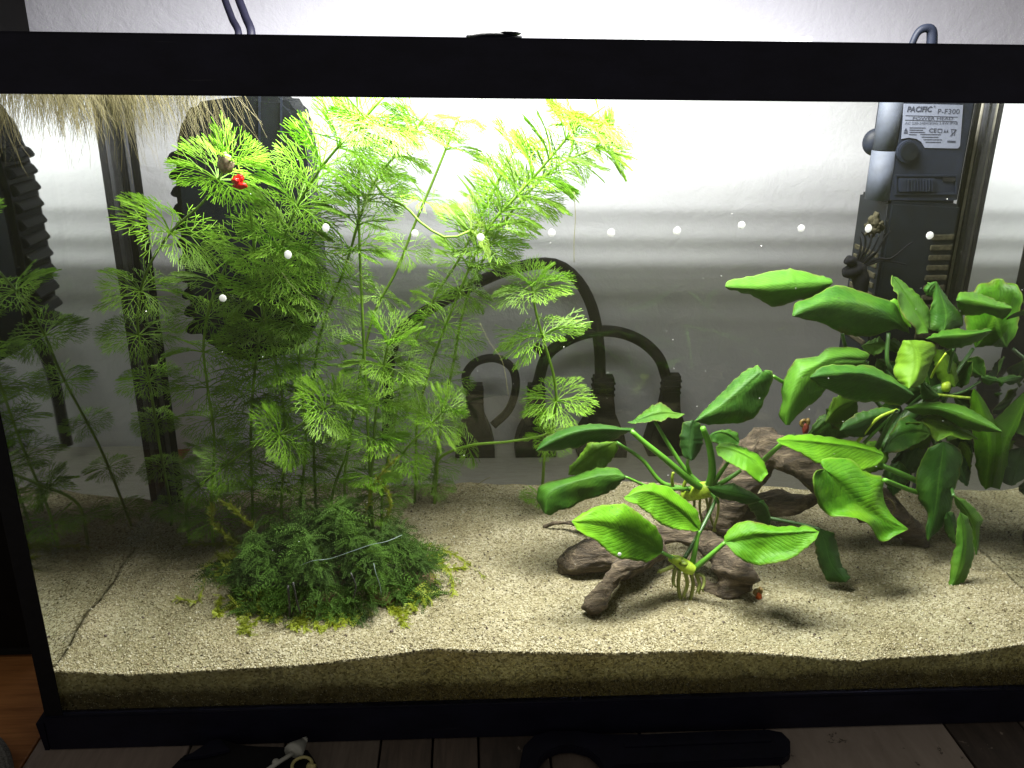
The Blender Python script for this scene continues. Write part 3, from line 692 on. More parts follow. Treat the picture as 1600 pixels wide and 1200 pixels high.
# ================================================================== DRIFTWOOD
def wood(name, tubes, label, base, vox=0.0017):
    v, f = [], []
    for pts in tubes:
        q = smooth_pts([tuple(P(a, b, d))+(r*mpp(d),) for a, b, d, r in pts], 18)
        tube_vf(q[:, :3], q[:, 3], 14, True, v, f, 0.9)
    me = bpy.data.meshes.new(name); me.from_pydata([tuple(p) for p in v], [], f); me.update()
    tmp = bpy.data.objects.new('tmp', me); COL.objects.link(tmp)
    mo = tmp.modifiers.new('r', 'REMESH'); mo.mode = 'VOXEL'; mo.voxel_size = vox
    sm = tmp.modifiers.new('s', 'SMOOTH'); sm.iterations = 3; sm.factor = 0.5
    m2 = bpy.data.meshes.new_from_object(tmp.evaluated_get(bpy.context.evaluated_depsgraph_get()))
    bpy.data.objects.remove(tmp); m2.name = name
    n = len(m2.vertices); co_ = np.zeros(n*3); m2.vertices.foreach_get('co', co_); no = np.zeros(n*3); m2.vertices.foreach_get('normal', no)
    co_ = co_.reshape(-1, 3); no = no.reshape(-1, 3)
    for i in range(n):
        p = Vector(co_[i]); k = 0.0048*noise.noise(p*38) - 0.0022*abs(noise.noise(Vector((p.x*50, p.y*130, p.z*130)))) + 0.0011*noise.noise(Vector((p.x*60, p.y*220, p.z*220))) + 0.0005*noise.noise(p*400)
        co_[i] += no[i]*k
    m2.vertices.foreach_set('co', co_.ravel()); m2.update(); m2.materials.clear()
    return tag(link(name, m2, M_wood, None, None, True), label, 'driftwood')
wood('driftwood', [
    [(876, 890, .088, 12), (895, 880, .086, 28), (930, 868, .085, 34), (965, 862, .085, 30), (1000, 858, .085, 22)],
    [(960, 855, .088, 18), (1000, 838, .09, 20), (1045, 832, .09, 20), (1090, 842, .085, 22), (1130, 868, .072, 26), (1160, 892, .062, 26), (1178, 915, .058, 14)],
    [(1178, 918, .058, 12), (1150, 926, .060, 16), (1115, 922, .066, 16), (1085, 905, .074, 14)],
    [(1120, 875, .070, 20), (1150, 905, .064, 24), (1130, 915, .066, 22)],
    [(917, 956, .040, 18), (932, 935, .046, 23), (955, 905, .058, 21), (985, 876, .072, 25), (1020, 850, .086, 24)],
    [(848, 822, .135, 5), (870, 818, .132, 8), (905, 816, .128, 9), (960, 818, .118, 11), (1000, 830, .105, 12)]],
    'front driftwood with two leg-like branches lying on the sand under the small plant', None)
wood('driftwood', [
    [(1120, 830, .125, 18), (1140, 790, .135, 34), (1165, 740, .142, 40), (1190, 695, .145, 34), (1192, 668, .148, 16)],
    [(1180, 690, .140, 28), (1215, 705, .132, 30), (1255, 732, .122, 28), (1310, 765, .118, 26), (1370, 790, .120, 30), (1415, 825, .118, 24), (1442, 850, .118, 12)],
    [(1105, 818, .130, 12), (1150, 795, .140, 24), (1200, 790, .145, 26), (1245, 790, .140, 20), (1285, 775, .132, 12)],
    [(1330, 790, .125, 18), (1360, 808, .12, 20), (1335, 818, .12, 10)]],
    'back driftwood trunk with long sloping branch carrying the broad-leaved plants', None)

# ================================================================== BROAD-LEAVED PLANTS
def resample(poly, n):
    a = np.array(poly, float); seg = np.linalg.norm(np.diff(a, axis=0), axis=1); cum = np.concatenate([[0], np.cumsum(seg)])
    s = np.linspace(0, cum[-1], n)
    return np.stack([np.interp(s, cum, a[:, k]) for k in range(a.shape[1])], 1)
def leaf(root, mid, L, R, d0, d1, dl, dr, mat, bow=0.0, pw=1.6, label=None):
    """mid/L/R: outlines base -> tip in photograph pixels (used as a drawing plan); d0,d1 depth of base and tip; dl,dr set-back of the edges"""
    N, K = 36, 8
    Mi = smooth_pts(mid, N) if len(mid) > 2 else resample(mid, N)
    Ls, Rs = resample([mid[0]]+L+[mid[-1]], N), resample([mid[0]]+R+[mid[-1]], N)
    def soft(a):
        b = a.copy(); b[1:-1] = 0.12*a[:-2]+0.76*a[1:-1]+0.12*a[2:]; return b
    Ls, Rs = soft(Ls), soft(Rs); sd = random.random()*50
    for i in range(1, N-1):
        for q_, o_ in ((Ls, 0), (Rs, 9)):
            q_[i] += (q_[i]-Mi[i])/max(1e-6, np.linalg.norm(q_[i]-Mi[i]))*(2.4*noise.noise(Vector((i*0.45+sd, o_, 1)))+1.6*noise.noise(Vector((i*1.3+sd, o_, 4))))
    v = []; f = []; uvs = []; ka = min(1.0, max(0.2, float(np.mean(np.linalg.norm(Ls-Rs, axis=1)))/75))
    for i in range(N):
        t = i/(N-1); dm = d0+(d1-d0)*t - bow*math.sin(math.pi*t)
        prof = math.sin(math.pi*min(max(t, 0.0), 1.0))**0.6
        for k in range(-K, K+1):
            u = abs(k)/K; E_ = Ls if k < 0 else Rs; de = dl if k < 0 else dr
            q = Mi[i]*(1-u)+E_[i]*u
            y = dm + prof*(de*u**pw)
            y += ka*prof*0.0026*u*u*math.sin(t*15+u*2+sd+(2 if k < 0 else 0)) + ka*0.0042*prof*u*noise.noise(Vector((t*4+sd, u*2.5*(1 if k < 0 else -1), sd))) + ka*0.0006*noise.noise(Vector((t*14+sd, u*6*(1 if k < 0 else -1), sd)))
            y += 0.0010*(1-u)**8*prof       # midrib groove
            v.append(P(q[0], q[1], y)); uvs.append((0.5+0.5*k/K, t))
    w = 2*K+1
    for i in range(N-1):
        for k in range(w-1):
            a = i*w+k; f.append((a, a+1, a+w+1, a+w))
    me = bpy.data.meshes.new('leaf'); me.from_pydata([tuple(p) for p in v], [], f); me.update()
    ul = me.uv_layers.new(name='UVMap')
    for lp in me.loops: ul.data[lp.index].uv = uvs[lp.vertex_index]
    o = link('leaf', me, mat, root, None, True)
    so = o.modifiers.new('thickness', 'SOLIDIFY'); so.thickness = 0.00028; so.offset = 0
    if label: o['label'] = label
    return o
def petiole(root, pts, r=4.0, mat=None, name='petiole', taper=0.8):
    q = [P(a, b, d) for a, b, d in pts]; m_ = mpp(pts[0][2]); n = len(pts)
    rr = [r*0.5*m_*2*(1-(1-taper)*i/(n-1))*0.5 for i in range(n)]
    return tube(name, q, rr, mat or M_petiole, root, 9, 20)
G, GN, GD, GP = M_leaf, M_leafnew, M_leafdark, M_leafpale

# --- small front plant
A = thing('anubias_plant', 'small bright green plant in front with three broad leaves and hanging roots', 'plant', tuple(P(1075, 895, .055)))
leaf(A, [(1034, 863), (1000, 839), (952, 822), (893, 815)], [(1037, 845), (1024, 823), (997, 800), (975, 787), (939, 789), (912, 800)], [(1027, 870), (1011, 879), (986, 875), (964, 871), (946, 859), (930, 843), (907, 833)], .058, .038, .014, -.010, GN)
leaf(A, [(1093, 829), (1070, 805), (1040, 782), (1010, 769), (975, 777)], [(1082, 831), (1056, 827), (1033, 820), (1018, 806), (995, 788), (979, 783)], [(1097, 823), (1089, 797), (1068, 778), (1044, 760), (1019, 755), (995, 760)], .060, .048, -.008, .014, GN)
leaf(A, [(1132, 848), (1165, 841), (1200, 836), (1240, 833), (1280, 831)], [(1131, 839), (1142, 823), (1161, 814), (1180, 815), (1205, 822), (1240, 823), (1265, 822)], [(1149, 867), (1166, 879), (1184, 884), (1214, 879), (1236, 874), (1260, 857), (1275, 843)], .052, .040, .012, -.010, GN)
petiole(A, [(1066, 885, .055), (1055, 874, .056), (1034, 863, .058)], 9, taper=.7)
petiole(A, [(1080, 888, .055), (1086, 860, .056), (1092, 829, .060)], 11, taper=.6)
petiole(A, [(1080, 892, .054), (1104, 873, .053), (1133, 848, .052)], 12, taper=.6)
petiole(A, [(1068, 875, .060), (1090, 838, .068), (1112, 795, .082), (1119, 778, .09)], 8, M_petdark)
rh = tube('rhizome', [P(1047, 872, .060), P(1060, 877, .056), P(1075, 887, .053), P(1084, 892, .052)], [.0022, .0034, .0040, .0030], M_rhizome, A, 12, 16)
for k, (a, b) in enumerate(((1058, 874), (1068, 880), (1077, 887))):
    q = P(a, b, .0525); blob('bud', (q.x, q.y, q.z), (.0030, .0025, .0016), M_rhizome, A, .2, k, 2)
for q in ([(1062, 890), (1060, 915), (1064, 942)], [(1070, 893), (1074, 912), (1068, 932)], [(1080, 896), (1083, 915), (1077, 945)], [(1086, 896), (1098, 900), (1100, 912), (1096, 922)], [(1052, 885), (1040, 890), (1030, 893)], [(1055, 888), (1052, 905), (1053, 915)], [(1088, 898), (1093, 912), (1090, 925)]):
    tube('root', [P(a, b, .054-.002*i) for i, (a, b) in enumerate(q)], [.0013, .0012, .0010, .0007][:len(q)], M_root, A, 7, 14)
    e = q[-1]
    for s in (-3, 2, 4): tube('rootlet', [P(e[0], e[1]-4, .051), P(e[0]+s, e[1]+3, .050)], .0004, M_root, A, 4)

# --- middle plant on the back wood
B = thing('anubias_plant', 'middle plant with long leaf stalks spreading left from a bright yellow crown', 'plant', tuple(P(1105, 770, .10)))
leaf(B, [(985, 673), (950, 671), (915, 673), (875, 684), (838, 704)], [(976, 678), (961, 687), (940, 691), (919, 690), (904, 700), (892, 700), (872, 704), (850, 705)], [(994, 669), (970, 668), (947, 664), (925, 662), (895, 666), (869, 675), (850, 685)], .100, .085, .012, .016, G)
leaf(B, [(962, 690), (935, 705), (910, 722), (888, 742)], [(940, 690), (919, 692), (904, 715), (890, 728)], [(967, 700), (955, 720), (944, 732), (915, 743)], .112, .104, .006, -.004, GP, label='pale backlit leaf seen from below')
leaf(B, [(977, 744), (930, 747), (890, 757), (858, 775), (852, 803)], [(970, 736), (958, 730), (934, 730), (922, 735), (895, 744), (865, 751), (842, 758), (838, 780), (848, 798)], [(970, 755), (960, 765), (935, 776), (905, 784), (892, 795), (875, 796), (860, 806)], .088, .074, .016, .002, G)
leaf(B, [(1070, 647), (1045, 646), (1020, 650), (1000, 656), (980, 660)], [(1060, 654), (1045, 652), (1032, 659), (1020, 657), (1005, 661), (988, 662)], [(1064, 646), (1052, 644), (1042, 635), (1032, 628), (1015, 636), (1000, 648), (990, 657)], .116, .108, -.006, .012, G)
leaf(B, [(1191, 581), (1160, 610), (1125, 637), (1086, 658)], [(1184, 570), (1169, 576), (1151, 590), (1130, 611), (1112, 629), (1092, 650)], [(1196, 578), (1207, 579), (1208, 592), (1203, 606), (1190, 636), (1178, 653), (1160, 661), (1130, 662), (1104, 664)], .094, .078, .016, .006, G)
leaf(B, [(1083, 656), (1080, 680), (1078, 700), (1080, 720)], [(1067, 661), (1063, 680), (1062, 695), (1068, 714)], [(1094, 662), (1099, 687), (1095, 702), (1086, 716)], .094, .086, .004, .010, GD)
leaf(B, [(1118, 699), (1145, 703), (1172, 716), (1200, 740)], [(1124, 692), (1142, 692), (1160, 698), (1184, 710), (1194, 722)], [(1121, 710), (1136, 722), (1154, 731), (1168, 738), (1179, 750), (1189, 755)], .088, .074, .014, -.008, GN)
leaf(B, [(1105, 761), (1128, 767), (1160, 774), (1191, 781)], [(1117, 759), (1145, 755), (1163, 763), (1178, 772)], [(1112, 771), (1128, 780), (1149, 783), (1166, 789), (1180, 785)], .084, .082, .012, .002, G)
leaf(B, [(1180, 782), (1194, 792), (1200, 805), (1203, 823)], [(1193, 781), (1201, 795), (1204, 810)], [(1168, 790), (1179, 804), (1185, 815), (1195, 822)], .094, .098, .004, .006, GD)
leaf(B, [(1108, 680), (1130, 676), (1155, 692)], [(1120, 673), (1140, 671), (1153, 676)], [(1112, 690), (1130, 697), (1152, 700)], .108, .112, .008, -.004, G)
for q, r in (([(1108, 765, .10), (1085, 756, .099), (1040, 718, .099), (1005, 690, .100), (986, 673, .100)], 13), ([(1085, 765, .104), (1036, 755, .106), (1003, 718, .110), (963, 691, .112)], 9), ([(1098, 760, .104), (1072, 735, .108), (1045, 695, .112), (1023, 658, .114)], 9),
             ([(1106, 765, .099), (1113, 735, .096), (1108, 695, .094), (1098, 668, .092)], 15), ([(1112, 760, .098), (1125, 740, .093), (1138, 722, .086)], 9), ([(1112, 764, .098), (1135, 750, .096), (1158, 735, .096)], 10),
             ([(1075, 764, .096), (1020, 762, .092), (977, 745, .088)], 7), ([(1112, 770, .094), (1122, 785, .088), (1117, 778, .088)], 7), ([(1080, 745, .108), (1074, 725, .104), (1078, 712, .094)], 7)):
    petiole(B, q, r, taper=.62)
petiole(B, [(1052, 762, .105), (1050, 750, .104), (1052, 738, .104)], 6, M_rhizome)
petiole(B, [(1066, 768, .104), (1070, 755, .104), (1073, 748, .104)], 7, M_rhizome)
tube('rhizome', [P(1070, 775, .112), P(1090, 768, .104), P(1108, 764, .099), P(1118, 762, .098)], [.004, .0056, .0052, .003], M_rhizome, B, 12, 16)
for k in range(5):
    x0 = 1085+k*9; petiole(B, [(x0, 775, .104), (x0+random.uniform(-4, 4), 800, .106), (x0+random.uniform(-10, 10), 830, .108)], 5, M_root, 'root')

# --- big right plant
C = thing('anubias_plant', 'large dense plant at right with many drooping wavy leaves on the back driftwood', 'plant', tuple(P(1475, 640, .13)))
leaf(C, [(1301, 442), (1260, 445), (1200, 450), (1133, 448)], [(1282, 460), (1255, 468), (1234, 472), (1219, 479), (1207, 480), (1184, 466), (1165, 458), (1140, 453)], [(1298, 434), (1277, 430), (1249, 422), (1225, 421), (1195, 426), (1165, 434), (1138, 437)], .128, .108, .008, .018, G)
leaf(C, [(1421, 521), (1390, 495), (1340, 478), (1290, 475), (1238, 494)], [(1400, 513), (1385, 518), (1360, 526), (1324, 524), (1313, 520), (1297, 511), (1277, 502), (1258, 499), (1244, 495)], [(1420, 508), (1412, 490), (1400, 472), (1380, 467), (1350, 457), (1320, 447), (1304, 445), (1270, 464), (1241, 474)], .130, .104, .006, .018, G)
leaf(C, [(1408, 474), (1418, 490), (1424, 512)], [(1398, 466), (1390, 470), (1392, 500)], [(1415, 480), (1422, 500)], .134, .128, .006, .006, GN)
leaf(C, [(1450, 520), (1432, 490), (1412, 458), (1394, 430)], [(1432, 523), (1428, 510), (1420, 504), (1405, 483), (1403, 462), (1391, 441)], [(1453, 500), (1452, 483), (1444, 472), (1435, 460), (1420, 448), (1405, 436)], .124, .132, -.006, .010, G, label='leaf speckled with dark algae')
leaf(C, [(1474, 518), (1478, 490), (1470, 460), (1463, 440)], [(1448, 516), (1450, 489), (1456, 477), (1459, 457)], [(1492, 514), (1505, 508), (1504, 492), (1487, 475), (1474, 457)], .126, .136, .004, .008, G)
leaf(C, [(1459, 465), (1451, 455), (1463, 440)], [(1447, 462), (1443, 451), (1450, 442)], [(1462, 458), (1463, 450)], .139, .137, .004, 0, G)
leaf(C, [(1524, 543), (1545, 510), (1566, 475), (1588, 437)], [(1512, 520), (1506, 500), (1514, 465), (1530, 443), (1543, 442), (1556, 434), (1574, 437)], [(1550, 540), (1572, 518), (1575, 497), (1580, 470), (1591, 445)], .146, .150, .004, .004, GN, label='upright translucent leaf behind the folded one')
leaf(C, [(1494, 470), (1520, 472), (1550, 479), (1581, 482)], [(1498, 457), (1517, 456), (1540, 462), (1562, 471), (1576, 476)], [(1500, 492), (1525, 493), (1540, 489), (1553, 493), (1566, 499), (1577, 491)], .132, .124, .012, .016, G)
leaf(C, [(1446, 529), (1475, 526), (1510, 524), (1550, 516)], [(1459, 522), (1474, 516), (1495, 513), (1510, 516), (1528, 516), (1545, 513)], [(1463, 535), (1471, 541), (1487, 545), (1502, 543), (1517, 538), (1532, 532), (1543, 523)], .118, .112, .012, .012, G)
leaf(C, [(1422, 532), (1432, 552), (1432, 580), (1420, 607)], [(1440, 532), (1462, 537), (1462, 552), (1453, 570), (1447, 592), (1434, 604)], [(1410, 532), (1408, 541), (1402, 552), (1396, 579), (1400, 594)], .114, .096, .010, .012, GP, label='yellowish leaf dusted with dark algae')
leaf(C, [(1352, 563), (1300, 563), (1262, 585), (1240, 622), (1228, 664)], [(1361, 556), (1357, 551), (1335, 543), (1303, 542), (1290, 546), (1275, 558), (1243, 561), (1230, 580), (1220, 608), (1223, 627), (1215, 650)], [(1355, 572), (1330, 588), (1296, 602), (1275, 627), (1260, 636), (1245, 650), (1234, 663)], .118, .096, .014, .010, G, .006)
leaf(C, [(1428, 618), (1390, 598), (1340, 585), (1300, 586), (1265, 590)], [(1410, 634), (1387, 630), (1365, 626), (1350, 630), (1320, 622), (1296, 609), (1279, 603)], [(1420, 606), (1408, 600), (1392, 588), (1371, 576), (1357, 570), (1327, 571), (1297, 570), (1284, 572), (1275, 579)], .096, .086, .014, .014, G)
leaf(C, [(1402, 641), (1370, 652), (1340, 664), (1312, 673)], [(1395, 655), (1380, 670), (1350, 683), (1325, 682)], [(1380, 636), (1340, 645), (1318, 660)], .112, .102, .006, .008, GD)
leaf(C, [(1413, 638), (1460, 637), (1510, 652), (1566, 675)], [(1435, 631), (1462, 628), (1490, 630), (1511, 637), (1531, 648), (1552, 662)], [(1421, 643), (1442, 649), (1468, 648), (1487, 659), (1504, 670), (1524, 673), (1545, 675)], .110, .098, .016, .006, G)
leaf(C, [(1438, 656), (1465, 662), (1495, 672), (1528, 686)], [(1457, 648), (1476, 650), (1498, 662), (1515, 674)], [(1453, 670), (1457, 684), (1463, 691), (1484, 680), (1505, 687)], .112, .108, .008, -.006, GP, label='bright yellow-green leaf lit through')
leaf(C, [(1455, 677), (1430, 675), (1400, 684), (1378, 706)], [(1442, 662), (1421, 649), (1407, 653), (1391, 677)], [(1445, 688), (1435, 693), (1414, 704), (1395, 708)], .122, .110, .010, -.004, G)
leaf(C, [(1522, 607), (1535, 650), (1545, 700), (1540, 765)], [(1531, 619), (1542, 633), (1553, 656), (1562, 670), (1566, 697), (1558, 730), (1550, 760)], [(1515, 618), (1515, 640), (1518, 670), (1522, 695), (1524, 720), (1530, 752)], .124, .112, .006, .006, GN)
leaf(C, [(1475, 690), (1468, 740), (1462, 790), (1450, 845)], [(1500, 700), (1504, 715), (1500, 738), (1491, 767), (1485, 800), (1472, 823)], [(1450, 700), (1433, 732), (1431, 752), (1433, 777), (1445, 794), (1451, 804), (1446, 823), (1447, 838)], .104, .088, .010, .006, G)
leaf(C, [(1490, 774), (1510, 800), (1522, 830), (1525, 868)], [(1510, 782), (1527, 798), (1537, 811), (1530, 825), (1530, 850)], [(1493, 788), (1506, 807), (1517, 819), (1519, 845)], .086, .084, .004, .004, G)
leaf(C, [(1500, 800), (1507, 835), (1503, 880), (1484, 926)], [(1512, 808), (1520, 836), (1522, 867), (1514, 894), (1504, 915), (1494, 931)], [(1495, 815), (1494, 848), (1486, 877), (1483, 909), (1476, 922)], .076, .062, .006, .004, G)
leaf(C, [(1480, 800), (1486, 820), (1495, 850)], [(1490, 800), (1496, 820), (1498, 840)], [(1474, 812), (1476, 830), (1488, 848)], .094, .090, .004, .004, GD)
leaf(C, [(1289, 733), (1310, 755), (1340, 785), (1370, 808), (1419, 827)], [(1281, 726), (1284, 717), (1305, 714), (1329, 716), (1347, 732), (1362, 742), (1378, 744), (1382, 752), (1378, 764), (1383, 788), (1396, 809), (1412, 820)], [(1273, 735), (1270, 750), (1273, 776), (1284, 797), (1296, 807), (1317, 807), (1335, 809), (1359, 819), (1368, 837), (1374, 847), (1384, 847), (1399, 837)], .072, .064, .016, -.008, GN)
leaf(C, [(1381, 712), (1340, 700), (1280, 692), (1213, 688)], [(1376, 724), (1350, 735), (1325, 738), (1300, 733), (1275, 723), (1260, 714), (1237, 701), (1218, 693)], [(1378, 704), (1365, 699), (1335, 689), (1312, 686), (1287, 681), (1260, 679), (1230, 680)], .092, .078, -.008, .014, GN)
leaf(C, [(1533, 590), (1556, 593), (1575, 604), (1585, 614)], [(1540, 586), (1556, 590), (1570, 597)], [(1535, 598), (1545, 602), (1558, 597), (1568, 610)], .128, .124, .006, .002, G)
leaf(C, [(1584, 613), (1572, 619), (1553, 615)], [(1575, 611), (1562, 612)], [(1576, 624), (1562, 625)], .124, .128, .002, .006, GD)
leaf(C, [(1281, 826), (1290, 850), (1298, 880), (1322, 910)], [(1303, 832), (1309, 855), (1314, 880), (1329, 902)], [(1274, 830), (1273, 852), (1280, 884), (1293, 909)], .080, .068, .004, .004, GD)
leaf(C, [(1440, 596), (1452, 608), (1468, 620)], [(1450, 600), (1462, 612)], [(1438, 612), (1442, 628), (1456, 626)], .118, .112, .003, .003, GD)
leaf(C, [(1345, 541), (1362, 538), (1386, 540)], [(1358, 533), (1375, 526)], [(1352, 548), (1366, 556), (1378, 550)], .132, .130, .008, -.003, G)
leaf(C, [(1410, 548), (1400, 540), (1388, 532)], [(1402, 552), (1392, 548)], [(1410, 538), (1398, 528)], .136, .134, .004, .004, G)
leaf(C, [(1462, 545), (1482, 575), (1492, 605)], [(1478, 548), (1494, 570), (1498, 595)], [(1458, 560), (1464, 590), (1480, 606)], .134, .126, .006, .004, GP)
leaf(C, [(1500, 690), (1512, 705), (1516, 735)], [(1510, 690), (1520, 710)], [(1496, 700), (1505, 725)], .128, .126, .003, .003, GP)
leaf(C, [(1395, 735), (1400, 720), (1425, 700)], [(1392, 722), (1405, 704)], [(1405, 738), (1425, 722)], .132, .130, .003, .003, GD)
leaf(C, [(1340, 650), (1300, 655), (1255, 690)], [(1320, 640), (1280, 650)], [(1330, 680), (1290, 696)], .138, .136, .004, .002, GD)
for bx, by, ex, ey, w_, dd in ((1470, 600, 1425, 560, 17, .138), (1480, 600, 1520, 565, 16, .146), (1465, 620, 1405, 620, 18, .140), (1490, 620, 1545, 640, 16, .142), (1450, 640, 1400, 690, 18, .136), (1480, 650, 1520, 710, 15, .138),
                               (1440, 690, 1410, 745, 17, .130), (1470, 590, 1490, 545, 17, .142), (1420, 660, 1350, 650, 20, .140), (1400, 600, 1370, 560, 16, .142), (1510, 560, 1540, 590, 13, .150), (1330, 660, 1290, 640, 16, .142), (1470, 740, 1440, 790, 14, .122), (1490, 700, 1512, 760, 13, .126), (1385, 690, 1335, 745, 18, .128), (1340, 625, 1290, 660, 18, .132), (1420, 570, 1385, 610, 20, .134), (1405, 720, 1395, 775, 16, .124), (1450, 700, 1415, 660, 18, .130), (1500, 640, 1480, 690, 18, .134)):
    ux, uy = (ex-bx), (ey-by); ln_ = math.hypot(ux, uy); w_ *= 1.35; nx_, ny_ = -uy/ln_*w_, ux/ln_*w_
    leaf(C, [(bx, by), (bx+ux*.5+nx_*.2, by+uy*.5+ny_*.2), (ex, ey)], [(bx+ux*.25+nx_*.9, by+uy*.25+ny_*.9), (bx+ux*.5+nx_, by+uy*.5+ny_), (bx+ux*.8+nx_*.5, by+uy*.8+ny_*.5)], [(bx+ux*.25-nx_*.9, by+uy*.25-ny_*.9), (bx+ux*.5-nx_, by+uy*.5-ny_), (bx+ux*.8-nx_*.5, by+uy*.8-ny_*.5)], dd, dd-.010, random.uniform(-.006, .012), random.uniform(-.004, .012), random.choice((G, G, GD, GP)))
for q, r, mt in (([(1478, 612, .130), (1420, 600, .128), (1388, 570, .122), (1388, 520, .128)], 8, M_petdark), ([(1330, 575, .126), (1322, 548, .126), (1316, 521, .120)], 7, M_petdark),
             ([(1370, 700, .118), (1385, 670, .106), (1402, 642, .100)], 9, M_petdark), ([(1340, 690, .112), (1370, 655, .108), (1402, 640, .108)], 6, M_rhizome), ([(1350, 692, .112), (1378, 664, .108), (1405, 640, .108)], 6, M_petiole),
             ([(1470, 640, .128), (1490, 590, .132), (1520, 545, .144)], 8, M_petdark), ([(1472, 625, .128), (1482, 580, .130), (1490, 545, .118)], 6, M_petdark),
             ([(1440, 615, .126), (1475, 618, .124), (1516, 622, .122)], 6, M_rhizome), ([(1480, 618, .126), (1505, 612, .125), (1532, 596, .127)], 5, M_petdark),
             ([(1450, 762, .112), (1425, 748, .106), (1377, 727, .094)], 11, M_petiole), ([(1455, 776, .110), (1420, 765, .098), (1382, 750, .075)], 9, M_petiole),
             ([(1190, 722, .112), (1205, 708, .098), (1222, 693, .082)], 9, M_petiole), ([(1195, 808, .110), (1245, 818, .095), (1281, 827, .081)], 7, M_petdark),
             ([(1260, 610, .13), (1230, 600, .12), (1208, 588, .098)], 7, M_petiole), ([(1465, 640, .13), (1455, 670, .118), (1470, 692, .106)], 8, M_petdark),
             ([(1455, 680, .13), (1480, 740, .122), (1490, 775, .090)], 7, M_petdark), ([(1380, 640, .13), (1350, 600, .128), (1355, 565, .120)], 7, M_petdark), ([(1450, 600, .13), (1440, 560, .126), (1425, 535, .116)], 6, M_petiole),
             ([(1455, 590, .124), (1462, 575, .118), (1478, 552, .112)], 4, M_rhizome), ([(1330, 690, .118), (1280, 700, .12), (1240, 680, .11)], 7, M_petdark)):
    petiole(C, q, r, mt, taper=.8)
tube('rhizome', [P(1380, 700, .128), P(1420, 650, .132), P(1460, 615, .132), P(1480, 604, .13)], [.005, .0055, .005, .003], M_petdark, C, 12, 16)
q = P(1478, 604, .127); blob('bud', tuple(q), (.0032, .003, .0036), M_rhizome, C, .3, 3, 2)
petiole(C, [(1374, 778, .10), (1390, 780, .095), (1398, 795, .094), (1390, 810, .095)], 3, M_hair, 'root')

# ================================================================== FEATHERY STEM PLANTS
def seg_tube(v, f, p, q, r0, r1):
    t = (q-p).normalized(); u = t.orthogonal().normalized(); w = t.cross(u); b = len(v)
    for c, r in ((p, r0), (q, r1)):
        for k in range(3):
            a = 2*math.pi*k/3; v.append(c+(u*math.cos(a)+w*math.sin(a))*r)
    for k in range(3): f.append((b+k, b+(k+1) % 3, b+3+(k+1) % 3, b+3+k))
def feather(v, f, ang, el, droop, L, rnd, w0=0.0105):
    """one finely divided leaf: rachis plus forked pinnae, in a plane spanned by radial and tangent"""
    R_ = Vector((math.cos(ang), math.sin(ang), 0)); T_ = Vector((-math.sin(ang), math.cos(ang), 0)); Z_ = Vector((0, 0, 1))
    tw = rnd.uniform(-0.7, 0.7)
    def pt(s, o):     # s along, o sideways
        e = el-droop*s
        p = R_*(s*math.cos(e))+Z_*(s*math.sin(e)) if False else R_*(s*math.cos(el-droop*s*0.5))+Z_*(s*math.sin(el-droop*s*0.5))
        return (p+(T_*math.cos(tw)+Z_*math.sin(tw))*o)*L
    def run(s0, o0, s1, o1, r0, r1, n=2, bend=0.0):
        prev = pt(s0, o0)
        for i in range(1, n+1):
            k = i/n; cur = pt(s0+(s1-s0)*k, o0+(o1-o0)*k+bend*math.sin(math.pi*k)*0.3*(o1-o0))
            seg_tube(v, f, prev, cur, r0+(r1-r0)*(i-1)/n, r0+(r1-r0)*k); prev = cur
    run(0.02, 0, 0.92, 0, w0*1.25, w0*0.7, 4)
    for j, s in enumerate((0.30, 0.46, 0.61, 0.76)):
        for sg in (-1, 1):
            if rnd.random() < 0.08: continue
            ln = (0.62, 0.50, 0.36, 0.22)[j]*rnd.uniform(0.82, 1.15)
            a = (0.70, 0.62, 0.54, 0.45)[j]*rnd.uniform(.85, 1.15)
            s1, o1 = s+ln*math.cos(a), sg*ln*math.sin(a)
            run(s, 0, s1, o1, w0*0.9, w0*0.6, 2, 0.5)
            for kk, (fr_, da) in enumerate(((0.38, -0.50), (0.55, 0.45), (0.74, -0.35))):
                if (j == 3 and kk) or (j == 2 and kk == 2): continue
                sb, ob = s+ln*fr_*math.cos(a), sg*ln*fr_*math.sin(a); l2 = ln*(0.52-0.12*kk)*rnd.uniform(.8, 1.2); a2 = a+da
                run(sb, ob, sb+l2*math.cos(a2), ob+sg*l2*math.sin(a2), w0*0.75, w0*0.55, 1)
def whorl_mesh(seed, n, el, droop, mat):
    rnd = random.Random(seed); v, f = [], []; ph = rnd.random()*6
    for i in range(n):
        feather(v, f, ph+2*math.pi*(i+rnd.uniform(-.25, .25))/n, el+rnd.uniform(-.2, .2), droop+rnd.uniform(-.2, .25), rnd.uniform(.82, 1.08), rnd)
    me = bpy.data.meshes.new('leaf_whorl'); me.from_pydata([tuple(p) for p in v], [], f); me.update(); me.materials.append(mat)
    return me
WH = {'open': [whorl_mesh(s, 10, 0.35, 0.85, M_whorl) for s in range(6)], 'up': [whorl_mesh(10+s, 9, 0.80, 0.8, M_whorl) for s in range(5)],
      'tuft': [whorl_mesh(20+s, 12, 1.0, 0.5, M_whorl) for s in range(3)], 'dense': [whorl_mesh(40+s, 15, 0.40, 0.8, M_whorl) for s in range(4)], 'pale': [whorl_mesh(30+s, 8, 0.5, 0.5, M_whorlpale) for s in range(2)]}
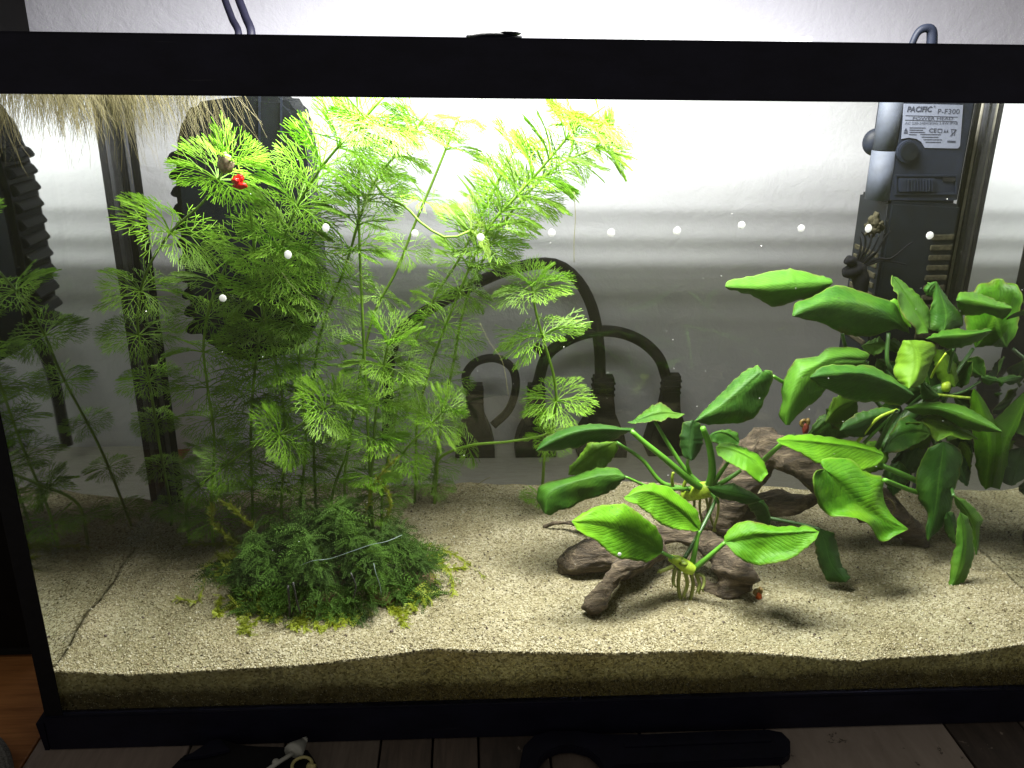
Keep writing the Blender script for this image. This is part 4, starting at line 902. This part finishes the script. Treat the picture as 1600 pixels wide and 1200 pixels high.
def stem_plant(pts, whorls, label, r=3.4, grp=None, mat=None):
    """pts (px,py,depth) from base to tip; whorls (t, radius px, kind)"""
    w3 = [tuple(P(a, b, d)) for a, b, d in pts]; zb_ = sand_z(w3[0][0], w3[0][1])-0.002
    if w3[0][2] > zb_+0.001: w3 = [(w3[0][0]-0.002, w3[0][1], zb_)]+w3
    q = smooth_pts(w3, 40); d0 = pts[len(pts)//2][2]; m_ = mpp(d0)
    root = thing('stem_plant', label, 'plant', tuple(q[0]), 'feathery stem plants')
    tube('stem', [tuple(p) for p in q], [r*m_*0.78*(1.0-0.35*i/39) for i in range(40)], mat or M_stem, root, 7)
    for t_, rp, kd in whorls:
        k = min(max(t_, 0), 1)*39; i = int(min(k, 38)); c = Vector(q[i]+(q[i+1]-q[i])*(k-i)); ax = Vector(q[i+1]-q[i]).normalized()
        if c.z > 0.330: c.z = 0.330; kd = 'open'; rp *= 0.85; ax = (ax+Vector((0, 0, 1.5))).normalized()
        elif c.z > 0.318 and kd == 'tuft': kd = 'up'
        me = random.choice(WH[kd]); o = bpy.data.objects.new('leaf_whorl', me); COL.objects.link(o)
        s = rp*m_*random.uniform(1.05, 1.25)
        rot = ax.to_track_quat('Z', 'Y').to_matrix().to_4x4() @ Matrix.Rotation(random.random()*6.28, 4, 'Z')
        o.parent = root; o.matrix_parent_inverse = Matrix.Translation(root.location).inverted()
        o.matrix_basis = Matrix.Translation(c) @ rot @ Matrix.Scale(s, 4)
    return root
def rows(a, b, n, r0, r1, kind='open', top=None):
    out = [(a+(b-a)*i/(n-1), r0+(r1-r0)*i/(n-1), kind) for i in range(n)]
    if top: out.append((1.0, top, 'tuft'))
    return out
stem_plant([(268, 800, .165), (250, 700, .150), (232, 590, .130), (215, 510, .118), (225, 435, .110), (265, 365, .104), (318, 315, .100), (352, 262, .096)],
           [(0.06, 40, 'dense'), (0.19, 38, 'dense'), (0.32, 42, 'dense'), (0.44, 45, 'dense'), (0.56, 62, 'dense'), (0.67, 66, 'dense'), (0.82, 74, 'dense'), (0.97, 72, 'dense'), (1.0, 62, 'tuft')],
           'leaning feathery stem at far left whose top tuft carries the red snail')
stem_plant([(395, 800, .150), (392, 690, .145), (398, 580, .135), (415, 480, .122), (452, 350, .105), (502, 262, .095), (560, 196, .088), (600, 150, .084)],
           rows(.10, .5, 8, 58, 76)+rows(.56, .97, 10, 84, 80, 'up', 72), 'thick leaning feathery stem with the densest bright crown touching the rail')
stem_plant([(492, 740, 0.147), (488, 640, 0.142), (500, 525, 0.132), (540, 415, 0.122), (578, 298, 0.112), (632, 226, 0.104), (668, 176, 0.100)],
           rows(.10, .62, 8, 44, 58)+rows(.68, 1.0, 7, 64, 62, 'up'), 'feathery stem just right of the densest crown, leaning right')
stem_plant([(540, 730, .185), (560, 600, .182), (583, 495, .178), (620, 422, .172), (648, 350, .166), (676, 284, .160), (702, 220, .156), (718, 180, .154)],
           [(.12, 38, 'open'), (.28, 38, 'open'), (.42, 40, 'open'), (.55, 42, 'open'), (.68, 46, 'open'), (.80, 48, 'open'), (.92, 46, 'up'), (1.0, 48, 'up')],
           'thin upright feathery stem with widely spaced leaf rings against the bright wall')
stem_plant([(560, 285, .118), (592, 303, .112), (630, 320, .108), (660, 350, .106), (700, 372, .104), (735, 360, .104)],
           [(.15, 50, 'open'), (.35, 46, 'open'), (.58, 44, 'open'), (.8, 48, 'pale'), (1.0, 50, 'pale')], 'arching side shoot with whitish leaf tips bending to the right', 3.6)
stem_plant([(650, 745, .180), (652, 660, .172), (672, 575, .160), (712, 470, .145), (760, 362, .132), (802, 312, .125), (850, 258, .120), (900, 200, .116), (945, 165, .114)],
           rows(.08, .55, 7, 44, 58)+rows(.60, 1.0, 10, 72, 68, 'up', 60), 'tall right feathery stem fanning out beneath the rail at top centre')
stem_plant([(678, 755, .190), (690, 660, .186), (708, 570, .180), (724, 485, .172), (755, 405, .164), (800, 330, .156), (870, 260, .148), (930, 232, .144)],
           rows(.10, .55, 5, 40, 48)+rows(.62, 1.0, 7, 56, 62, 'up', 52), 'second tall feathery stem running parallel just behind the right one')
stem_plant([(848, 752, .168), (852, 705, .160), (868, 640, .150), (866, 592, .146), (852, 540, .142), (838, 490, .140), (831, 445, .138)],
           [(.04, 34, 'dense'), (.34, 40, 'dense'), (.52, 66, 'dense'), (.80, 68, 'dense'), (.97, 62, 'dense'), (.99, 46, 'tuft')], 'short feathery stem with separate tiered leaf rings left of the broad leaves', 3.8)
stem_plant([(682, 745, .176), (688, 715, .170), (735, 696, .162), (795, 690, .156), (850, 680, .152), (868, 665, .150)],
           [(.12, 40, 'open'), (.50, 42, 'open'), (.95, 48, 'up')], 'creeping feathery runner lying horizontally above the sand', 3.8)
stem_plant([(292, 785, .140), (320, 752, .128), (352, 728, .118), (398, 696, .108), (462, 668, .100), (520, 630, .094)],
           [(.12, 44, 'dense'), (.30, 46, 'dense'), (.50, 56, 'dense'), (.76, 58, 'dense'), (.96, 66, 'dense'), (1.0, 50, 'tuft')], 'low feathery shoot creeping left of the moss with bright leaf rosettes', 3.8)
stem_plant([(578, 780, .110), (582, 720, .115), (588, 640, .118), (600, 570, .118), (606, 540, .118)],
           [(.2, 44, 'dense'), (.38, 48, 'dense'), (.56, 56, 'dense'), (.74, 62, 'dense'), (.9, 66, 'dense'), (1.0, 62, 'tuft')], 'short bushy feathery stem standing directly above the moss', 3.6)
stem_plant([(598, 772, .125), (612, 735, .124), (640, 695, .120), (668, 668, .117), (690, 645, .115)],
           [(.3, 46, 'dense'), (.62, 54, 'dense'), (.9, 56, 'dense'), (1.0, 46, 'tuft')], 'low feathery shoot leaning right behind the moss')
stem_plant([(330, 790, 0.135), (335, 690, 0.133), (325, 610, 0.127), (318, 540, 0.123), (330, 470, 0.115), (360, 400, 0.107)],
           rows(.1, .9, 8, 54, 60), 'shaded feathery stem behind the leaning far left one')
stem_plant([(440, 775, 0.137), (446, 680, 0.134), (436, 590, 0.128), (415, 500, 0.120), (402, 430, 0.112), (392, 340, 0.102), (385, 300, 0.098)],
           rows(.08, .85, 8, 52, 66), 'shaded feathery stem standing in front of the black filter')
stem_plant([(470, 780, .150), (478, 690, .140), (470, 590, .130), (462, 500, .122), (470, 420, .114), (500, 350, .106)],
           rows(.12, .92, 8, 52, 72), 'mid green feathery stem between the filter and the densest crown')
stem_plant([(600, 755, .190), (618, 650, .188), (640, 560, .184), (676, 470, .178), (720, 400, .170), (770, 300, .160), (800, 240, .156)],
           rows(.1, .7, 6, 34, 42)+rows(.78, 1.0, 4, 50, 54, 'up'), 'slender rear feathery stem between the two tall right ones')
stem_plant([(520, 770, .135), (545, 700, .132), (560, 640, .130), (640, 600, .128)],
           rows(.15, 1.0, 6, 42, 50), 'small feathery shoot behind the moss bending right over it')

# ================================================================== MOSS
mc = P(535, 872, .078); zs0 = sand_z(mc.x, mc.y)
ms = thing('moss_clump', 'dark green moss clump tied with thread to brown stones on the sand', 'moss', (mc.x, mc.y, zs0))
for k, (a, b, d, r) in enumerate(((445, 920, .062, 26), (520, 925, .056, 30), (600, 900, .062, 30), (655, 880, .072, 28), (395, 905, .072, 20), (560, 850, .085, 40), (470, 870, .08, 40))):
    q = P(a, b, d); r_ = r*mpp(d); q.z = sand_z(q.x, q.y)+r_*0.12
    blob('stone', tuple(q), (r_, r_*0.8, r_*0.75), M_stone, ms, 0.35, k, 3)
def frond(v, f, p, d, L, rnd, dens=9, w=0.00034):
    d = d.normalized(); side = d.orthogonal().normalized(); a0 = rnd.random()*6.28
    side = (side*math.cos(a0)+d.cross(side)*math.sin(a0)); cur = p.copy(); step = L/dens
    for i in range(dens):
        d = (d+Vector((rnd.uniform(-.25, .25), rnd.uniform(-.25, .25), rnd.uniform(-.33, .15)))).normalized()
        nx = cur+d*step; b = len(v); up = d.cross(side).normalized()*w*0.35
        v += [cur+up, cur-up, nx]; f.append((b, b+1, b+2))
        tl = L*0.17*(1-0.4*i/dens)
        for sg in (-1, 1):
            b = len(v); tip = cur+side*sg*tl+d*tl*0.75; mid_ = cur+side*sg*tl*0.5+d*tl*0.15
            v += [cur, mid_-d*w, tip, mid_+d*w*1.6]; f.append((b, b+1, b+2, b+3))
        cur = nx
rnd = random.Random(5); v, f = [], []; vy, fy = [], []
cx0, cy0 = 528, 868
for i in range(4800):
    a = rnd.random()*6.283; rr = rnd.random()**0.5*(1.0+0.55*noise.noise(Vector((math.cos(a)*1.6, math.sin(a)*1.6, 7))))
    px_ = 520+rr*math.cos(a)*(158 if math.cos(a) > 0 else 172); dep = .078+rr*math.sin(a)*.036
    base = P(px_, 868, dep); zg = sand_z(base.x, base.y)
    hgt = (0.031*max(0, 1-min(1, rr)**4)+0.003)*(1.0+1.3*noise.noise(Vector((base.x*55, base.y*55, 3))))
    p = Vector((base.x, base.y, zg+hgt*(0.35+0.65*rnd.random()**0.5)))
    c_ = Vector((mc.x, .078, zs0+0.004)); o_ = (p-c_); o_.z *= 1.2
    d = (o_.normalized()*0.30+Vector((rnd.uniform(-1, 1), rnd.uniform(-1, 1), rnd.uniform(-.6, .45)))*1.0)
    edge = rr > 0.95 and rnd.random() < 0.25
    frond(vy if edge else v, fy if edge else f, p, d, rnd.uniform(.006, .014)*(1.9 if rnd.random() < .07 else 1), rnd)
# trailing strands over the sand
side = []
for k in range(34):
    an = rnd.uniform(0.15, 3.0) if k % 3 else rnd.uniform(2.2, 3.6); x0, y0 = 528+math.cos(an)*155, 870+math.sin(an)*75; l_ = rnd.uniform(14, 46); b_ = rnd.uniform(-.7, .7)
    side.append([(x0, y0), (x0+math.cos(an+b_*.4)*l_*.5, y0+math.sin(an+b_*.4)*l_*.5), (x0+math.cos(an+b_)*l_, y0+math.sin(an+b_)*l_)])
for pts in (*side, [(660, 850), (700, 862), (730, 880), (755, 900)], [(655, 870), (690, 880), (706, 905), (708, 930)], [(350, 870), (325, 890), (318, 920), (305, 940), (278, 934)], [(360, 850), (320, 850), (290, 852)],
            [(385, 930), (370, 955), (385, 985), (392, 992)], [(395, 940), (385, 970), (375, 990)], [(600, 945), (620, 958), (634, 978)], [(420, 950), (400, 972), (380, 984)], [(470, 955), (468, 975), (464, 982)], [(640, 930), (645, 945), (648, 952)], [(345, 930), (340, 955), (342, 962)], [(365, 845), (335, 820), (330, 790)], [(400, 830), (370, 800), (350, 785)],
            [(560, 830), (575, 790), (585, 755), (620, 715)], [(600, 830), (610, 780), (590, 750)]):
    up_ = pts[-1][1] < 800
    pr = []
    for i, (a, b) in enumerate(pts):
        if up_: q = P(a, b, .10)
        else:
            q = P(a, b, .07)
            for d_ in np.linspace(.02, .19, 60):
                z = P(a, b, d_)
                if z.z <= sand_z(z.x, z.y)+0.0022: q = z; break
        pr.append(tuple(q))
    sp = smooth_pts(pr, 26)
    for i in range(25):
        p, q = Vector(sp[i]), Vector(sp[i+1])
        b = len(vy); s_ = Vector((0, 0, .0004)); vy += [p+s_, p-s_, q-s_, q+s_]; fy.append((b, b+1, b+2, b+3))
        for k in range(3): frond(vy, fy, p.lerp(q, rnd.random()), (q-p).normalized()+Vector((rnd.uniform(-1, 1), rnd.uniform(-1, 1), rnd.uniform(-.3, .8)))*0.9, rnd.uniform(.003, .006), rnd, 5, 0.0004)
mesh('moss_fronds', v, f, M_moss, ms, 'stuff'); mesh('moss_trailing_fronds', vy, fy, M_mossy, ms, 'stuff')
def surf(a, b, lift=.0):
    return P(a, b, .050 + lift)
tube('tying_thread', [P(468, 884, .046), P(490, 876, .043), P(515, 873, .044), P(548, 862, .043), P(580, 851, .045), P(604, 846, .046), P(628, 836, .052)], .00018, M_thread, ms, 5, 30)
tube('tying_thread', [P(584, 880, .044), P(587, 895, .041), P(593, 912, .041), P(596, 930, .041)], .00022, M_thread, ms, 5, 8)
tube('tying_thread', [P(450, 915, .036), P(452, 940, .036), P(453, 962, .038)], .0007, M_blackthread, ms, 5, 8)
tube('tying_thread', [P(458, 910, .036), P(464, 940, .036), P(470, 958, .038)], .0006, M_blackthread, ms, 5, 8)
tube('tying_thread', [P(548, 895, .037), P(556, 915, .036), P(552, 935, .036)], .0005, M_blackthread, ms, 5, 8)

# ================================================================== FLOATING ROOTS
def roots(label, cpx, dep, spread, n, L0, L1, py=150, wd=0.00011):
    rnd = random.Random(int(cpx*7+dep*1000)); v, f = [], []
    c = P(cpx, py, dep); c.z = min(c.z, 0.3555); rs = spread*mpp(dep)
    for i in range(n):
        a = rnd.random()*6.28; r = rs*rnd.random()**0.6
        p = Vector((c.x+math.cos(a)*r, c.y+math.sin(a)*r*0.6, 0.356))
        p.x = max(p.x, XL+0.001); p.y = min(max(p.y, 0.003), D-0.006)
        L = (L0+(L1-L0)*rnd.random()**1.7)*mpp(dep)*(1.5 if rnd.random() < .12 else 1); d = Vector((math.cos(a)*.5, math.sin(a)*.3, -1)); pts = [p]
        for k in range(7):
            d = (d+Vector((rnd.uniform(-.22, .22), rnd.uniform(-.2, .2), -0.12))).normalized(); q = pts[-1]+d*L/7
            q.x = max(q.x, XL+0.0008); q.y = min(max(q.y, 0.0025), D-0.003); pts.append(q)
        tube_vf(pts, [wd*(1-0.5*k/7) for k in range(8)], 3, False, v, f)
    o = thing('floating_plant', label, 'floating plant', tuple((c.x, c.y, 0.356)), 'floating plants with hanging roots')
    mesh('hanging_roots', v, f, M_hair, o, 'stuff')
    for k in range(5):
        a = k*1.257+rnd.random(); q = Vector((c.x+math.cos(a)*.006, c.y+math.sin(a)*.006, .3572))
        q.x = max(q.x, XL+.006); q.y = min(max(q.y, .008), D-.01)
        blob('floating_leaf', tuple(q), (.005, .0045, .0006), M_leaf, o, .1, k, 1)
roots('dense pale root curtain under the rail at the extreme upper left', 40, .030, 95, 520, 35, 95)
roots('dense tan root mass hanging in front of the left rear corner bar', 150, .070, 85, 620, 35, 95)
roots('thick tan root mass hanging between the corner bar and the black filter', 225, .090, 75, 560, 35, 105)
roots('thin pale roots hanging in front of the black filter top', 325, .060, 45, 60, 60, 110)
roots('small wispy root tuft hanging under the rail at top centre', 790, .100, 55, 45, 25, 75)
roots('few long thin roots hanging left of the tall right feathery crown', 838, .120, 35, 24, 30, 80)
roots('shaded brown root clump hanging deep in the left rear corner', 120, .140, 80, 380, 35, 90)

# loose threads
def strand(label, pts, d, r=.00009, mat=None):
    tag(tube('root_thread', [P(a, b, d) for a, b in pts], r, mat or M_thin, None, 4, 24), label, 'root thread', 'loose root threads')
strand('fine pale thread slanting below the leftmost pair of white dots', [(440, 425), (455, 445), (480, 468), (497, 490)], .075)
strand('long fine pale thread slanting down right beside the white dot at the filter edge', [(470, 345), (505, 372), (540, 405), (560, 425), (578, 450)], .07)
strand('fine pale thread hanging above the looped cord', [(750, 505), (765, 535), (785, 565), (795, 620)], .09)
strand('vertical hair-thin thread hanging just right of the right feathery crown', [(897, 300), (899, 340), (897, 375), (897, 410)], .06, .00016)
strand('short curled thread lying at the rear edge of the sand', [(745, 758), (757, 750), (766, 746)], .19, .0003)

# ================================================================== SNAILS
def snail(label, c, s, shell, flesh, flip=1, rot=0.0):
    o = thing('snail', label, 'snail', tuple(c))
    v = []; n = 26; pts = []; rad = []
    for i in range(n):
        a = i/(n-1)*2*math.pi*2.1; r = s*(0.10+0.62*i/(n-1))
        pts.append(Vector(c)+Vector((math.cos(a+rot)*r*flip, -s*0.1, math.sin(a+rot)*r))); rad.append(s*(0.08+0.30*i/(n-1)))
    tube('shell', pts, rad, shell, o, 10)
    q = Vector(c)+Vector((s*.35*flip, -s*.15, -s*0.95))
    b = blob('foot', tuple(q), (s*.55, s*.5, s*.95), flesh, o, .25, 3, 3)
    for k in (-1, 1): tube('tentacle', [q+Vector((s*.15*k, -s*.2, -s*.7)), q+Vector((s*.5*k, -s*.5, -s*1.2))], s*.06, flesh, b, 5)
    return o
c = P(1181, 938, .060); c.z = max(c.z, sand_z(c.x, c.y)+.0045); snail('small snail with brown shell and orange body on sand beside the front driftwood', c, .0036, M_shell, M_orange, 1, 0.5)
rs_ = thing('snail', 'bright red snail on the top tuft of the far left feathery stem', 'snail', tuple(P(374, 284, .080)))
for k, (a, b, rx_, rz_) in enumerate(((374, 279, 8, 6), (375, 290, 10, 5.5), (368, 282, 6, 4))):
    q = P(a, b, .078-.001*k); mm = mpp(.08); blob('body', tuple(q), (rx_*mm, 4*mm, rz_*mm), M_red, rs_, .35, k, 3)
q = P(352, 255, .086); snail_shell = blob('shell', tuple(q), (11*mm, 8*mm, 16*mm), M_shellgrey, rs_, .3, 8, 3)
c = P(1256, 660, .136); snail('dull red snail half hidden behind the drooping leaf on the back driftwood', c, .0042, M_shell, M_redm, 1, 0.3)

# ================================================================== WHITE DOTS ON THE FRONT GLASS
dots = [(348, 466, 'lowest left, over the dark left feathery leaves'), (450, 398, 'second from left, over the filter'), (509, 356, 'third from left, at right edge of the filter'), (648, 365, 'over the arching side shoot'),
        (751, 371, 'touching the tall right feathery stem'), (862, 364, 'just right of the feathery stems, first on bare wall'), (955, 364, 'second on the bare wall'), (1058, 361, 'midway on the bare wall'), (1159, 352, 'highest on the bare wall'),
        (1252, 357, 'last on bare wall before the pump'), (1357, 357, 'over the left edge of the pump'), (1453, 368, 'over the dark pump basket, rightmost'), (968, 866, 'small one low down over the front broad leaf')]
t = NT('dot_white'); t.col((0.85, 0.86, 0.86)); t.set(Roughness=0.35)
tl2 = t.n.new('ShaderNodeBsdfTranslucent'); tl2.inputs[0].default_value = (.9, .9, .9, 1); mx2 = t.n.new('ShaderNodeMixShader'); mx2.inputs[0].default_value = .45
t.l(t.b.outputs[0], mx2.inputs[1]); t.l(tl2.outputs[0], mx2.inputs[2]); t.l(mx2.outputs[0], t.out.inputs[0])
for a, b, w in dots:
    q = P(a, b, .0022); r = (3.6 if b > 800 else 5.8)*mpp(.002)
    o = blob('glass_dot', (q.x, q.y, q.z), (r*random.uniform(.92, 1.05), .0004, r*random.uniform(.95, 1.1)), t.m, None, .06, a, 3)
    tag(o, 'white dot on the glass, '+w, 'dot', 'white dots along the front glass')

# pebbles on the sand
for a, b, s, lab in ((165, 993, 4, 'brown pebble near the left glass on the sand'), (231, 1038, 4, 'pinkish pebble by the front edge at left'), (161, 982, 2, 'tiny black speck above the brown left pebble'), (612, 986, 5, 'black pebble in front of the moss'), (750, 887, 4, 'dark pebble at the tip of the trailing moss strand'),
                     (812, 888, 3, 'small dark crumb left of the front driftwood'), (875, 997, 5, 'brown crumb in front of the driftwood leg'), (1067, 966, 4, 'reddish crumb in front of the hanging roots'), (278, 1041, 3, 'tiny dark speck near the left front edge'), (1344, 1029, 4, 'black speck at the sand edge below right plant'), (750, 836, 4, 'brown crumb behind the trailing moss')):
    for d_ in np.linspace(.006, .2, 120):
        q = P(a, b, d_)
        if q.z <= sand_z(q.x, q.y)+.0008: break
    r = s*mpp(d_)*.7; tag(blob('pebble', (q.x, q.y, q.z), (r, r*.9, r*.7), M_pebble if 'pinkish' not in lab else M_stone, None, .4, a, 2), lab, 'pebble', 'loose crumbs and pebbles on the sand')

# suspended specks and sand litter
def bits(name, n, fn, r0, r1, mat):
    v, f = [], []
    for i in range(n):
        c = fn(); r = random.uniform(r0, r1); b = len(v)
        for d in ((1, 0, 0), (-1, 0, 0), (0, 1, 0), (0, -1, 0), (0, 0, 1), (0, 0, -1)):
            v.append(Vector(c)+Vector(d)*r*random.uniform(.6, 1.5))
        f += [tuple(b+k for k in q) for q in ((0, 2, 4), (2, 1, 4), (1, 3, 4), (3, 0, 4), (2, 0, 5), (1, 2, 5), (3, 1, 5), (0, 3, 5))]
    mesh(name, v, f, mat, None, 'stuff')
bits('water_specks', 150, lambda: (random.uniform(.03, .58), random.uniform(.01, .19), random.uniform(.07, .33)), .00012, .00030, M_white)
def on_sand():
    x, y = random.uniform(.01, .58), .006+.19*random.random()**1.4
    return (x, y, sand_z(x, y)+.0003)
bits('sand_litter', 170, on_sand, .0004, .0010, M_pebble)
